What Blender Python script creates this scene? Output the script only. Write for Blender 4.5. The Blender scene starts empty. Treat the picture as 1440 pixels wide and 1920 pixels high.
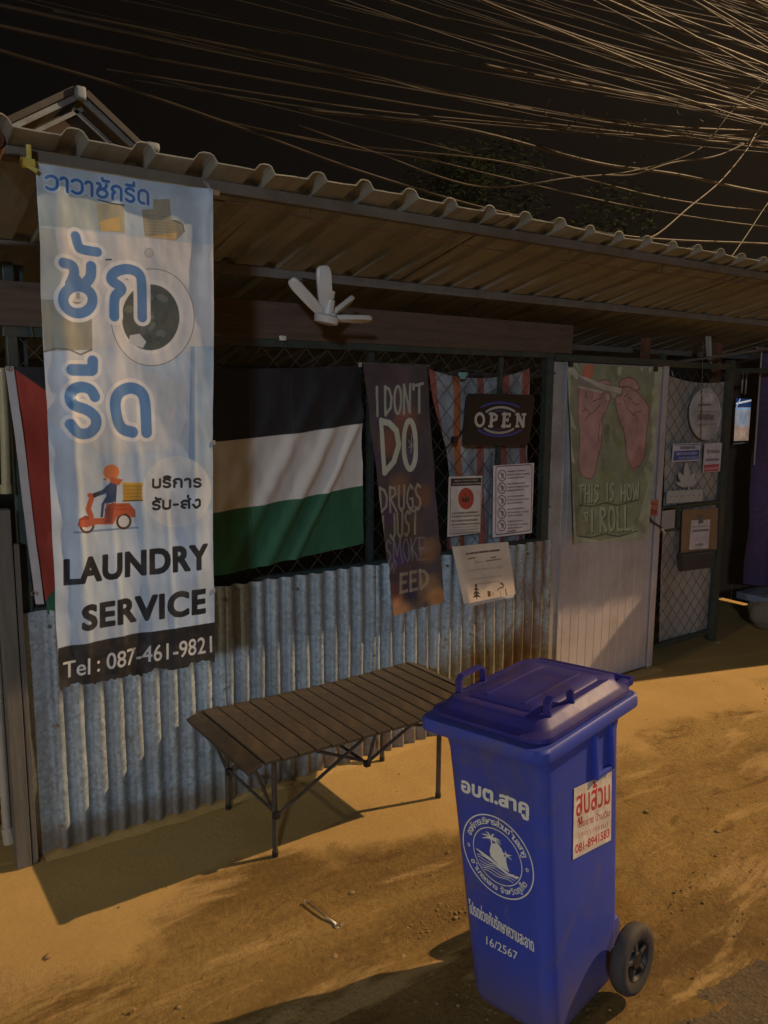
import bpy, bmesh, math, random, time
import numpy as np
from mathutils import Vector, Matrix, noise as mnoise
random.seed(7); rng = np.random.default_rng(7)
S = bpy.context.scene; COL = S.collection

# ------------------------------------------------------------------ camera
YAW, PITCH, ROLL, FPX, EYE = math.radians(35.3), math.radians(-8.49), math.radians(.44), 1500., 1.7
_f = Vector((math.sin(YAW)*math.cos(PITCH), math.cos(YAW)*math.cos(PITCH), math.sin(PITCH)))
_r = Vector((math.cos(YAW), -math.sin(YAW), 0)); _u = _r.cross(_f)
R_ = _r*math.cos(ROLL)+_u*math.sin(ROLL); U_ = -_r*math.sin(ROLL)+_u*math.cos(ROLL); F_ = _f
cam = bpy.data.cameras.new('camera'); co = bpy.data.objects.new('camera', cam); COL.objects.link(co)
M = Matrix((R_, U_, -F_)).transposed().to_4x4(); M.translation = (0, 0, EYE); co.matrix_world = M
cam.sensor_fit = 'VERTICAL'; cam.sensor_height = 36; cam.lens = 36*FPX/1920; cam.clip_end = 500; cam.clip_start = .05
S.camera = co
# ------------------------------------------------------------------ night sky, exposure
W = bpy.data.worlds.new('World'); S.world = W; W.use_nodes = True
wn = W.node_tree.nodes; bg = wn['Background']
sky = wn.new('ShaderNodeTexSky'); sky.sky_type = 'NISHITA'; sky.sun_disc = False
sky.sun_elevation = math.radians(-4); sky.sun_rotation = math.radians(80)
hs = wn.new('ShaderNodeMixRGB'); hs.blend_type = 'MIX'; hs.inputs[0].default_value = .985
hs.inputs[2].default_value = (.36, .38, .46, 1)
W.node_tree.links.new(sky.outputs[0], hs.inputs[1]); W.node_tree.links.new(hs.outputs[0], bg.inputs[0])
bg.inputs[1].default_value = .0035
vs = S.view_settings; vs.view_transform = 'Standard'; vs.look = 'None'; vs.gamma = 1; vs.use_curve_mapping = False; vs.exposure = 0
S.cycles.max_bounces = 5; S.cycles.use_denoising = True
# ------------------------------------------------------------------ lamps (each stands in a lamp built further down)
def lamp(name, loc, power, color, radius):
    l = bpy.data.lights.new(name, 'POINT'); l.energy = power; l.color = color; l.shadow_soft_size = radius
    o = bpy.data.objects.new(name, l); COL.objects.link(o); o.location = loc; return o
SODIUM = (27., -4.0, 18.2); COOL = (-4.3, -5.2, 3.4); SHOP = (-9.5, .3, 5.4); POLE = (13.0, 3.4, 7.4)
lamp('sodium_light', SODIUM, 50000, (1, .66, .36), .15)
lamp('cool_light', COOL, 960, (.74, .84, 1), .30)
lamp('road_light', SHOP, 640, (1, .84, .60), .10)
lamp('cable_fill_light', POLE, 150, (1, .6, .2), .1)  # extra lamp, added to brighten the cables at the right

# ------------------------------------------------------------------ geometry helpers
def ray(x, y): return F_ + R_*((x-720)/FPX) + U_*((960-y)/FPX)
def at(x, y, Y):                      # the point of the vertical plane Y=const seen at a photo measurement
    d = ray(x, y); return Vector((0, 0, EYE)) + d*(Y/d.y)
def onz(x, y, z=0):
    d = ray(x, y); return Vector((0, 0, EYE)) + d*((z-EYE)/d.z)

class MB:
    def __init__(s): s.v = []; s.f = []; s.uv = None
    def add(s, vs, fs):
        n = len(s.v); s.v += [tuple(v) for v in vs]; s.f += [tuple(i+n for i in f) for f in fs]; return s
    def box(s, c, d, rot=None):
        x, y, z = [q/2 for q in d]
        P = [Vector(p) for p in ((-x,-y,-z),(x,-y,-z),(x,y,-z),(-x,y,-z),(-x,-y,z),(x,-y,z),(x,y,z),(-x,y,z))]
        if rot is not None: P = [rot @ p for p in P]
        return s.add([p+Vector(c) for p in P], [(0,3,2,1),(4,5,6,7),(0,1,5,4),(1,2,6,5),(2,3,7,6),(3,0,4,7)])
    def bbox(s, c, d, b=.004, rot=None):          # bevelled box
        x, y, z = [q/2 for q in d]; b = min(b, x*.9, y*.9, z*.9)
        bm = bmesh.new(); bmesh.ops.create_cube(bm, size=1)
        for v in bm.verts: v.co = Vector((v.co.x*2*x, v.co.y*2*y, v.co.z*2*z))
        bmesh.ops.bevel(bm, geom=bm.edges[:], offset=b, segments=2, profile=.6, affect='EDGES')
        bm.verts.index_update()
        vs = [(rot @ v.co if rot is not None else v.co)+Vector(c) for v in bm.verts]
        fs = [[v.index for v in f.verts] for f in bm.faces]; bm.free(); return s.add(vs, fs)
    def tube(s, pts, r, n=8, cap=True):
        pts = [Vector(p) for p in pts]; m = len(pts); rs = r if hasattr(r, '__len__') else [r]*m
        vs = []; prev = None
        for i, p in enumerate(pts):
            t = (pts[min(i+1, m-1)]-pts[max(i-1, 0)]).normalized()
            if prev is None: prev = t.orthogonal().normalized()
            prev = (prev - t*prev.dot(t)).normalized(); b = t.cross(prev)
            for k in range(n):
                a = 2*math.pi*k/n; vs.append(p+(prev*math.cos(a)+b*math.sin(a))*rs[i])
        fs = [(i*n+k, i*n+(k+1) % n, (i+1)*n+(k+1) % n, (i+1)*n+k) for i in range(m-1) for k in range(n)]
        if cap: fs += [tuple(range(n))[::-1], tuple((m-1)*n+k for k in range(n))]
        return s.add(vs, fs)
    def loft(s, rings, cap0=True, cap1=True):
        n = len(rings[0]); vs = [p for r in rings for p in r]
        fs = [(i*n+k, i*n+(k+1) % n, (i+1)*n+(k+1) % n, (i+1)*n+k) for i in range(len(rings)-1) for k in range(n)]
        if cap0: fs.append(tuple(range(n))[::-1])
        if cap1: fs.append(tuple((len(rings)-1)*n+k for k in range(n)))
        return s.add(vs, fs)
    def grid(s, P):                               # P[j][i] points
        m, n = len(P), len(P[0]); vs = [p for r in P for p in r]
        return s.add(vs, [(j*n+i, j*n+i+1, (j+1)*n+i+1, (j+1)*n+i) for j in range(m-1) for i in range(n-1)])
    def mesh(s, name, mat, smooth=False, off=(0, 0, 0), ang=None):
        me = bpy.data.meshes.new(name); o = Vector(off)
        me.from_pydata([Vector(v)-o for v in s.v], [], s.f); me.update()
        if mat: me.materials.append(mat)
        if smooth: me.polygons.foreach_set('use_smooth', [True]*len(me.polygons))
        if ang is not None: me.set_sharp_from_angle(angle=math.radians(ang))
        if s.uv is not None:
            uv = me.uv_layers.new(name='UVMap')
            idx = np.empty(len(me.loops), int); me.loops.foreach_get('vertex_index', idx)
            uv.data.foreach_set('uv', np.asarray(s.uv, float)[idx].ravel())
        return me
def link(name, me, parent=None, **props):
    o = bpy.data.objects.new(name, me); COL.objects.link(o)
    if parent is not None: o.parent = parent
    for k, v in props.items(): o[k] = v
    return o
def tag(o, label=None, category=None, group=None, kind=None):
    for k, v in dict(label=label, category=category, group=group, kind=kind).items():
        if v: o[k] = v
    return o
def empty(name, loc, label, cat, group=None):
    o = bpy.data.objects.new(name, None); COL.objects.link(o); o.location = loc; o.empty_display_size = .1
    return tag(o, label, cat, group)
def wpos(o):
    v = Vector((0, 0, 0))
    while o is not None: v += o.location; o = o.parent
    return v
def part(name, mb, mat, parent, smooth=False, ang=None, local=False, **props):   # verts in world coordinates unless local
    me = mb.mesh(name, mat, smooth, (0, 0, 0) if local or parent is None else wpos(parent), ang)
    return link(name, me, parent, **props)
def ngon(cx, cy, r, n, rx=None): return [(cx+(rx or r)*math.cos(2*math.pi*k/n), cy+r*math.sin(2*math.pi*k/n)) for k in range(n)]
def fbm(x, y, z=0, o=3): return mnoise.fractal(Vector((x, y, z)), 1.0, 2.0, o)

# ------------------------------------------------------------------ materials
def srgb(c): return tuple(((v/12.92) if v <= .04045 else ((v+.055)/1.055)**2.4) for v in c)
def hexc(h): return tuple(int(h[i:i+2], 16)/255 for i in (0, 2, 4))
def newmat(name):
    m = bpy.data.materials.new(name); m.use_nodes = True
    return m, m.node_tree.nodes, m.node_tree.links, m.node_tree.nodes['Principled BSDF']
def noise_node(n, l, scale, detail=5, vec=None, rough=.6, dist=0):
    t = n.new('ShaderNodeTexNoise'); t.inputs['Scale'].default_value = scale; t.inputs['Detail'].default_value = detail
    t.inputs['Roughness'].default_value = rough; t.inputs['Distortion'].default_value = dist
    if vec is not None: l.new(vec, t.inputs['Vector'])
    return t
def ramp(n, l, src, stops):
    r = n.new('ShaderNodeValToRGB'); e = r.color_ramp.elements
    while len(e) < len(stops): e.new(.5)
    for q, (p, c) in zip(e, stops): q.position = p; q.color = (*c, 1) if hasattr(c, '__len__') else (c, c, c, 1)
    l.new(src, r.inputs[0]); return r
def mixc(n, l, fac, a, b, mode='MIX'):
    m = n.new('ShaderNodeMixRGB'); m.blend_type = mode
    for s, i in ((fac, 0), (a, 1), (b, 2)):
        if hasattr(s, 'node'): l.new(s, m.inputs[i])
        elif i == 0: m.inputs[0].default_value = s
        else: m.inputs[i].default_value = (*s, 1)
    return m.outputs[0]
def coords(n, l, scale=(1, 1, 1), kind='Object'):
    t = n.new('ShaderNodeTexCoord'); m = n.new('ShaderNodeMapping'); m.inputs['Scale'].default_value = scale
    l.new(t.outputs[kind], m.inputs[0]); return m.outputs[0]
def bump(n, l, b, h, s, d=.01):
    q = n.new('ShaderNodeBump'); q.inputs['Strength'].default_value = s; q.inputs['Distance'].default_value = d
    l.new(h, q.inputs['Height']); l.new(q.outputs[0], b.inputs['Normal'])
def pm(name, c1, c2=None, scale=8, rough=.6, metal=0, bs=.3, bscale=60, stretch=(1, 1, 1), dirt=None, dirt_amt=.5, dirt_scale=3, spec=.5, rvar=.12):
    m, n, l, b = newmat(name); v = coords(n, l, stretch)
    c2 = c2 or tuple(q*.72 for q in c1)
    t = noise_node(n, l, scale, 6, v, .65); col = ramp(n, l, t.outputs[0], [(.32, c1), (.7, c2)]).outputs[0]
    if dirt:
        t2 = noise_node(n, l, dirt_scale, 8, v, .7, .4); f = ramp(n, l, t2.outputs[0], [(.5, 0.), (.68, dirt_amt)]).outputs[0]
        col = mixc(n, l, f, col, dirt)
    l.new(col, b.inputs['Base Color']); b.inputs['Metallic'].default_value = metal
    b.inputs['Specular IOR Level'].default_value = spec
    t3 = noise_node(n, l, scale*2.3, 4, v)
    mr = n.new('ShaderNodeMapRange'); mr.inputs[3].default_value = max(.03, rough-rvar); mr.inputs[4].default_value = min(1, rough+rvar)
    l.new(t3.outputs[0], mr.inputs[0]); l.new(mr.outputs[0], b.inputs['Roughness'])
    if bs: bump(n, l, b, noise_node(n, l, bscale, 5, v).outputs[0], bs, .004)
    return m
MAT = {}
MAT['dark_green_steel'] = pm('green painted steel', (.035, .06, .052), (.02, .033, .03), 12, .5, dirt=(.12, .075, .04), dirt_amt=.5, bs=.3)
MAT['grey_steel'] = pm('grey painted steel', (.16, .16, .145), (.10, .095, .085), 14, .55, dirt=(.1, .06, .035), dirt_amt=.5)
MAT['post_grey'] = pm('weathered post', (.14, .13, .11), (.09, .085, .07), 9, .75, stretch=(6, 6, .6), bs=.5, dirt=(.07, .05, .03))
MAT['eave_steel'] = pm('eave tube paint', (.15, .13, .10), (.10, .085, .065), 9, .6, dirt=(.07, .05, .035), dirt_amt=.6)
MAT['rust_pipe'] = pm('rust primer pipe', (.19, .075, .04), (.10, .04, .025), 10, .7, dirt=(.04, .03, .02))
MAT['plank'] = pm('old plank', (.115, .077, .052), (.062, .042, .029), 5, .8, stretch=(1.2, 8, 14), bs=.8, bscale=18, dirt=(.05, .035, .025))
MAT['pvc'] = pm('white pvc', (.36, .35, .30), (.26, .25, .2), 6, .45, dirt=(.2, .17, .1), bs=.08)
MAT['yellow_pvc'] = pm('yellowed pvc', (.36, .34, .2), (.26, .24, .14), 6, .45, dirt=(.2, .17, .1), bs=.08)
MAT['yellow_strap'] = pm('yellow strap', (.55, .48, .10), (.4, .33, .06), 30, .6)
MAT['wood_rod'] = pm('bamboo rod', (.42, .32, .17), (.26, .18, .09), 20, .6)
MAT['white_plastic'] = pm('white plastic', (.62, .61, .56), (.52, .51, .47), 5, .38, bs=.05, rvar=.05)
MAT['door_metal'] = pm('pale painted sheet', (.50, .47, .47), (.40, .37, .37), 3, .5, bs=.06, bscale=12, dirt=(.20, .15, .11), dirt_amt=.45, dirt_scale=2)
MAT['tin_trim'] = pm('tin trim', (.42, .44, .46), (.33, .34, .36), 5, .5, metal=.3, dirt=(.18, .12, .08))
MAT['wire'] = pm('chain wire', (.16, .16, .15), (.09, .085, .07), 30, .55, metal=.5)
MAT['slat'] = pm('brown slat', (.050, .036, .021), (.034, .026, .016), 7, .62, bs=.25, bscale=120, dirt=(.16, .11, .06), dirt_amt=.35, dirt_scale=6)
MAT['bench_steel'] = pm('bench tube', (.085, .075, .06), (.05, .042, .034), 20, .5, metal=.2, dirt=(.2, .12, .06))
MAT['black_rubber'] = pm('tyre rubber', (.045, .042, .04), (.028, .026, .025), 14, .8, bs=.5, bscale=50, dirt=(.13, .09, .055), dirt_amt=.5)
MAT['black_plastic'] = pm('black plastic', (.018, .018, .02), (.012, .012, .013), 10, .4, bs=.1)
MAT['cable'] = pm('cable sheath', (.015, .012, .010), (.009, .008, .007), 9, .55, bs=0, spec=.3)
MAT['cable_light'] = pm('pale cable sheath', (.030, .021, .013), (.016, .012, .008), 9, .55, bs=0, spec=.3)
MAT['blue_plastic'] = pm('blue bin plastic', (.042, .072, .42), (.034, .056, .32), 3.5, .5, bs=.12, bscale=240, dirt=(.11, .10, .11), dirt_amt=.8, dirt_scale=3.2)
MAT['blue_lid'] = pm('blue lid plastic', (.030, .028, .22), (.024, .02, .15), 4, .5, bs=.1, bscale=160, spec=.38, dirt=(.09, .055, .06), dirt_amt=.5, dirt_scale=6)
MAT['cardboard'] = pm('cardboard', (.27, .175, .09), (.2, .13, .07), 8, .85, bs=.2)
MAT['rock'] = pm('rock', (.20, .17, .13), (.11, .095, .075), 8, .9, bs=1.4, bscale=25)
MAT['pebble'] = pm('pebble', (.36, .235, .09), (.18, .11, .045), 60, .9)
MAT['bluish_slab'] = pm('blue grey slab', (.17, .21, .30), (.12, .15, .22), 7, .6, bs=.3)
MAT['litter'] = pm('litter plastic', (.55, .53, .5), (.42, .4, .38), 20, .5)
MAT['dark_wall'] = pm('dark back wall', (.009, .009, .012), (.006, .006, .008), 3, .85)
MAT['house_wall'] = pm('house wall', (.05, .036, .028), (.035, .025, .02), 2, .85)
MAT['white_board'] = pm('weathered white board', (.22, .28, .36), (.15, .19, .25), 5, .7, dirt=(.13, .12, .1), dirt_amt=.7, dirt_scale=4)
MAT['house_roof'] = pm('house roof tile', (.06, .06, .065), (.04, .04, .045), 6, .7)
MAT['steel_tool'] = pm('spanner steel', (.55, .5, .43), (.4, .35, .28), 30, .35, metal=.85, bs=.1)
MAT['concrete_pole'] = pm('concrete pole', (.3, .28, .25), (.22, .2, .18), 6, .85)
MAT['paper_edge'] = pm('paper edge', (.6, .58, .54), (.5, .48, .44), 20, .8, bs=0)
MAT['turq'] = pm('turquoise plastic', (.2, .42, .42), (.15, .33, .33), 20, .4)
MAT['tarp'] = pm('grey white sheet', (.36, .35, .33), (.27, .265, .25), 3.5, .6, bs=.35, bscale=9, dirt=(.2, .16, .1), dirt_amt=.5, dirt_scale=2.5)

def bindirt(m, z0, z1, amt, c):           # road dust splashed up from the bottom and scuffs
    n, l = m.node_tree.nodes, m.node_tree.links; b = n['Principled BSDF']; src = b.inputs['Base Color'].links[0].from_socket
    v = coords(n, l); sx = n.new('ShaderNodeSeparateXYZ'); l.new(v, sx.inputs[0]); nn = noise_node(n, l, 11, 8, v, .7)
    a = n.new('ShaderNodeMath'); a.operation = 'MULTIPLY_ADD'; a.inputs[1].default_value = -.22; l.new(nn.outputs[0], a.inputs[0]); l.new(sx.outputs['Z'], a.inputs[2])
    mr = n.new('ShaderNodeMapRange'); mr.inputs[1].default_value = z0; mr.inputs[2].default_value = z1; mr.inputs[3].default_value = amt; mr.inputs[4].default_value = 0; l.new(a.outputs[0], mr.inputs[0])
    col = mixc(n, l, mr.outputs[0], src, c)
    sc = noise_node(n, l, 26, 9, coords(n, l, (1, 1, .25)), .8, .6); col = mixc(n, l, ramp(n, l, sc.outputs[0], [(.60, 0.), (.66, .35)]).outputs[0], col, (.13, .13, .22))
    l.new(col, b.inputs['Base Color'])
bindirt(MAT['blue_plastic'], -.10, .10, .55, (.16, .115, .07))
def leafmat(name, c1, c2):
    m, n, l, b = newmat(name); g = n.new('ShaderNodeNewGeometry')
    l.new(ramp(n, l, g.outputs['Random Per Island'], [(.1, c1), (.9, c2)]).outputs[0], b.inputs['Base Color'])
    b.inputs['Roughness'].default_value = .8; b.inputs['Specular IOR Level'].default_value = .05; return m
MAT['leaf'] = leafmat('leaves', (.003, .009, .003), (.008, .018, .005))

def galv(name, tint, rust):
    m, n, l, b = newmat(name); v = coords(n, l)
    vo = n.new('ShaderNodeTexVoronoi'); vo.inputs['Scale'].default_value = 75; l.new(v, vo.inputs['Vector'])
    sp = ramp(n, l, vo.outputs['Color'], [(.15, tuple(q*.76 for q in tint)), (.85, tuple(min(1, q*1.12) for q in tint))]).outputs[0]
    st = noise_node(n, l, 7, 7, coords(n, l, (1, 1, .18)), .7)
    col = mixc(n, l, ramp(n, l, st.outputs[0], [(.45, 0.), (.72, .6)]).outputs[0], sp, (.14, .16, .17))
    r = noise_node(n, l, 2.2, 9, coords(n, l, (1.3, 1, .6)), .75, .5)
    col = mixc(n, l, ramp(n, l, r.outputs[0], [(rust, 0.), (rust+.09, .75)]).outputs[0], col, (.16, .085, .04))
    # splash dirt that clings to the bottom of the sheet
    sx = n.new('ShaderNodeSeparateXYZ'); l.new(v, sx.inputs[0])
    d = n.new('ShaderNodeMath'); d.operation = 'ADD'; l.new(sx.outputs['Z'], d.inputs[0])
    nn = noise_node(n, l, 9, 6, v); mu = n.new('ShaderNodeMath'); mu.operation = 'MULTIPLY'; mu.inputs[1].default_value = -.13; l.new(nn.outputs[0], mu.inputs[0]); l.new(mu.outputs[0], d.inputs[1])
    col = mixc(n, l, ramp(n, l, d.outputs[0], [(0., .75), (.07, 0.)]).outputs[0], col, (.2, .14, .08))
    l.new(col, b.inputs['Base Color']); b.inputs['Metallic'].default_value = .38
    l.new(ramp(n, l, vo.outputs['Color'], [(0, .42), (1, .62)]).outputs[0], b.inputs['Roughness'])
    bump(n, l, b, noise_node(n, l, 14, 5, v).outputs[0], .35, .01); return m
MAT['galv'] = [galv('galvanised sheet', (.37, .45, .50), .64), galv('galvanised sheet worn', (.35, .42, .46), .58), galv('galvanised sheet rusty', (.34, .37, .36), .49)]

def roofmat():
    m, n, l, b = newmat('roof sheet paint'); v = coords(n, l)
    t = noise_node(n, l, 3, 8, v, .7); col = ramp(n, l, t.outputs[0], [(.3, (.32, .325, .27)), (.7, (.21, .215, .175))]).outputs[0]
    s = noise_node(n, l, 5, 8, coords(n, l, (3, .3, .3)), .7, .3)
    col = mixc(n, l, ramp(n, l, s.outputs[0], [(.5, 0.), (.7, .6)]).outputs[0], col, (.06, .045, .03))
    l.new(col, b.inputs['Base Color']); b.inputs['Roughness'].default_value = .62; b.inputs['Metallic'].default_value = .1
    bump(n, l, b, noise_node(n, l, 22, 5, v).outputs[0], .3, .006); return m
MAT['roof'] = roofmat()

HAZE = .0010
def groundmat():
    m, n, l, b = newmat('sandy dirt'); v = coords(n, l); vs_ = coords(n, l, (.55, 1.5, 1))
    big = noise_node(n, l, .9, 9, vs_, .62, .6)
    col = ramp(n, l, big.outputs[0], [(.33, (.17, .100, .030)), (.45, (.28, .175, .053)), (.55, (.39, .252, .078)), (.70, (.51, .345, .113))]).outputs[0]
    fine = noise_node(n, l, 38, 9, v, .75)
    col = mixc(n, l, .6, col, ramp(n, l, fine.outputs[0], [(.3, .35), (.7, 1.)]).outputs[0], 'MULTIPLY')
    st = noise_node(n, l, 3.2, 10, coords(n, l, (.6, 1.7, 1)), .72, .8)
    col = mixc(n, l, ramp(n, l, st.outputs[0], [(.56, 0.), (.61, .55), (.72, .8)]).outputs[0], col, (.13, .07, .02))
    cr = noise_node(n, l, 13, 9, coords(n, l, (.8, 1.3, 1)), .8, .5)
    col = mixc(n, l, ramp(n, l, cr.outputs[0], [(.57, 0.), (.62, .6)]).outputs[0], col, (.15, .082, .026))
    sa = noise_node(n, l, 2.1, 8, coords(n, l, (.35, 1.6, 1)), .65, .5)
    col = mixc(n, l, ramp(n, l, sa.outputs[0], [(.54, 0.), (.60, .6)]).outputs[0], col, (.60, .41, .17))
    # concrete apron showing through along the fence
    sx = n.new('ShaderNodeSeparateXYZ'); l.new(v, sx.inputs[0])
    ad = n.new('ShaderNodeMath'); ad.operation = 'MULTIPLY_ADD'; nz = noise_node(n, l, 1.3, 7, v); l.new(nz.outputs[0], ad.inputs[0]); ad.inputs[1].default_value = -1.5; l.new(sx.outputs['Y'], ad.inputs[2])
    sm = noise_node(n, l, 1.6, 7, v, .6); smooth = mixc(n, l, .35, ramp(n, l, sm.outputs[0], [(.3, (.39, .255, .088)), (.7, (.51, .345, .124))]).outputs[0], ramp(n, l, fine.outputs[0], [(.3, .7), (.7, 1.)]).outputs[0], 'MULTIPLY')
    mask = ramp(n, l, ad.outputs[0], [(.0, 0.), (1., 1.)]); mp = n.new('ShaderNodeMapRange'); mp.inputs[1].default_value = 1.50; mp.inputs[2].default_value = 1.66
    l.new(ad.outputs[0], mp.inputs[0]); mk = mp.outputs[0]
    col = mixc(n, l, mk, col, smooth)
    l.new(col, b.inputs['Base Color']); b.inputs['Roughness'].default_value = .93; b.inputs['Specular IOR Level'].default_value = .25
    h = mixc(n, l, .5, noise_node(n, l, 55, 10, v, .75).outputs[0], noise_node(n, l, 9, 8, v, .7).outputs[0])
    h = mixc(n, l, mk, h, mixc(n, l, .8, h, (.5, .5, .5)))
    bump(n, l, b, h, .85, .04); return m
MAT['ground'] = groundmat()
def roadmat():
    m, n, l, b = newmat('worn asphalt'); v = coords(n, l)
    vo = n.new('ShaderNodeTexVoronoi'); vo.inputs['Scale'].default_value = 95; l.new(v, vo.inputs['Vector'])
    col = ramp(n, l, vo.outputs['Color'], [(.2, (.045, .034, .018)), (.9, (.11, .08, .04))]).outputs[0]
    t = noise_node(n, l, 3.5, 9, v, .7, .6)
    col = mixc(n, l, ramp(n, l, t.outputs[0], [(.42, 0.), (.66, .8)]).outputs[0], col, (.15, .10, .04))
    l.new(col, b.inputs['Base Color']); b.inputs['Roughness'].default_value = .9
    bump(n, l, b, vo.outputs['Distance'], .5, .004); return m
MAT['road'] = roadmat()

# ------------------------------------------------------------------ print canvas: flat artwork rasterised here, in metres, y up
class Canvas:
    def __init__(s, x0, z0, x1, z1, ppm=900, bg=(1, 1, 1), a=1.):
        s.x0, s.z0, s.x1, s.z1, s.ppm = x0, z0, x1, z1, ppm
        s.w = max(8, int((x1-x0)*ppm)); s.h = max(8, int((z1-z0)*ppm))
        s.px = np.empty((s.h, s.w, 4), np.float32); s.px[..., :3] = bg; s.px[..., 3] = a
        s.P = lambda x, y: (x, y)
    def _box(s, xa, za, xb, zb):
        i0 = max(0, int((xa-s.x0)*s.ppm)-2); i1 = min(s.w, int((xb-s.x0)*s.ppm)+3)
        j0 = max(0, int((za-s.z0)*s.ppm)-2); j1 = min(s.h, int((zb-s.z0)*s.ppm)+3)
        if i1 <= i0 or j1 <= j0: return None
        X = s.x0+(np.arange(i0, i1)+.5)/s.ppm; Z = s.z0+(np.arange(j0, j1)+.5)/s.ppm
        return slice(j0, j1), slice(i0, i1), X[None, :], Z[:, None]
    def put(s, js, is_, m, col, al=1.):
        m = (np.clip(m, 0, 1)*al)[..., None]; d = s.px[js, is_]
        d[..., :3] = d[..., :3]*(1-m)+np.array(col, np.float32)*m; d[..., 3:] = np.maximum(d[..., 3:], m)
    def stroke_m(s, pts, r, col, al=1., soft=1., r1=None):        # metres
        pts = np.array(pts, float); rr = max(r, r1 or 0)
        b = s._box(pts[:, 0].min()-rr, pts[:, 1].min()-rr, pts[:, 0].max()+rr, pts[:, 1].max()+rr)
        if b is None: return
        js, is_, X, Z = b; best = np.full((Z.shape[0], X.shape[1]), -9e9); n = len(pts)-1
        for k in range(max(n, 1)):
            p, q = pts[k], pts[min(k+1, n)]; d = q-p; L = max(d@d, 1e-12)
            t = np.clip(((X-p[0])*d[0]+(Z-p[1])*d[1])/L, 0, 1)
            ra = r if r1 is None else r+(r1-r)*(k+t)/max(n, 1)
            best = np.maximum(best, ra-np.hypot(X-p[0]-t*d[0], Z-p[1]-t*d[1]))
        s.put(js, is_, best*s.ppm/soft+.5, col, al)
    def stroke(s, pts, rpx, col, al=1., soft=1., r1=None):        # photo measurements
        P = [s.P(*p) for p in pts]; k = s.scale(*pts[0]); s.stroke_m(P, rpx*k, col, al, soft, None if r1 is None else r1*k)
    def scale(s, x, y):
        a = s.P(x, y); b = s.P(x+4, y+4); c = s.P(x-4, y+4)
        return math.sqrt(math.hypot(a[0]-b[0], a[1]-b[1])*math.hypot(a[0]-c[0], a[1]-c[1]))/5.657
    def poly_m(s, pts, col, al=1., ss=3):
        p = np.array(pts, float); b = s._box(p[:, 0].min(), p[:, 1].min(), p[:, 0].max(), p[:, 1].max())
        if b is None: return
        js, is_, X, Z = b; acc = np.zeros((Z.shape[0], X.shape[1]), np.float32)
        for a in range(ss):
            for c in range(ss):
                x = X+((a+.5)/ss-.5)/s.ppm; z = Z+((c+.5)/ss-.5)/s.ppm; ins = np.zeros(acc.shape, bool)
                for k in range(len(p)):
                    (xa, za), (xb, zb) = p[k], p[k-1]
                    if za == zb: continue
                    ins ^= ((za > z) != (zb > z)) & (x < (xb-xa)*(z-za)/(zb-za)+xa)
                acc += ins
        s.put(js, is_, acc/(ss*ss), col, al)
    def poly(s, pts, col, al=1.): s.poly_m([s.P(*p) for p in pts], col, al)
    def ell(s, cx, cy, rx, ry, col, al=1., rot=0, ring=None):
        pts = [(cx+rx*math.cos(t)*math.cos(rot)-ry*math.sin(t)*math.sin(rot), cy+rx*math.cos(t)*math.sin(rot)+ry*math.sin(t)*math.cos(rot)) for t in np.linspace(0, 2*math.pi, 41)]
        if ring: s.stroke(pts, ring, col, al)
        else: s.poly(pts[:-1], col, al)
    def tris(s, T, col, al=1., grow=0.):
        ax = T[..., 0]; az = T[..., 1]; b = s._box(ax.min()-grow, az.min()-grow, ax.max()+grow, az.max()+grow)
        if b is None: return
        js, is_, X, Z = b; acc = np.zeros((Z.shape[0], X.shape[1]), np.float32); ss = 3
        x0 = s.x0+is_.start/s.ppm; z0 = s.z0+js.start/s.ppm; q = s.ppm*ss
        big = np.zeros((acc.shape[0]*ss, acc.shape[1]*ss), bool)
        for t in T:
            tx = (t[:, 0]-x0)*q; tz = (t[:, 1]-z0)*q
            i0, i1 = max(0, int(tx.min())), min(big.shape[1], int(tx.max())+2); j0, j1 = max(0, int(tz.min())), min(big.shape[0], int(tz.max())+2)
            if i1 <= i0 or j1 <= j0: continue
            gx = np.arange(i0, i1)[None, :]+.5; gz = np.arange(j0, j1)[:, None]+.5
            e = [(tx[(k+1) % 3]-tx[k])*(gz-tz[k])-(tz[(k+1) % 3]-tz[k])*(gx-tx[k]) for k in range(3)]
            big[j0:j1, i0:i1] |= ((e[0] >= -1e-6) & (e[1] >= -1e-6) & (e[2] >= -1e-6)) | ((e[0] <= 1e-6) & (e[1] <= 1e-6) & (e[2] <= 1e-6))
        for k in range(int(round(grow*q))):                 # thicken the letters
            o = big.copy(); o[1:] |= big[:-1]; o[:-1] |= big[1:]; o[:, 1:] |= big[:, :-1]; o[:, :-1] |= big[:, 1:]
            if k % 2: o[1:, 1:] |= big[:-1, :-1]; o[:-1, :-1] |= big[1:, 1:]; o[1:, :-1] |= big[:-1, 1:]; o[:-1, 1:] |= big[1:, :-1]
            big = o
        acc = big.reshape(acc.shape[0], ss, acc.shape[1], ss).mean((1, 3)); s.put(js, is_, acc, col, al)
    def text(s, body, pl, pr, hpx, col, bold=0., al=1., ybot=None):   # baseline runs from pl to pr, capital height hpx
        T = glyphs(body, bold); x0, x1 = T[..., 0].min(), T[..., 0].max()
        a, b = np.array(s.P(*pl)), np.array(s.P(*pr)); up = np.array(s.P(pl[0], pl[1]-hpx))-a; up2 = np.array(s.P(pr[0], pr[1]-hpx))-b
        u = (T[..., 0:1]-x0)/(x1-x0); v = T[..., 1:2]/.72
        s.tris(a+(b-a)*u+(up*(1-u)+up2*u)*v, col, al, bold*float(np.hypot(*up))/.72*.8)
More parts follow.
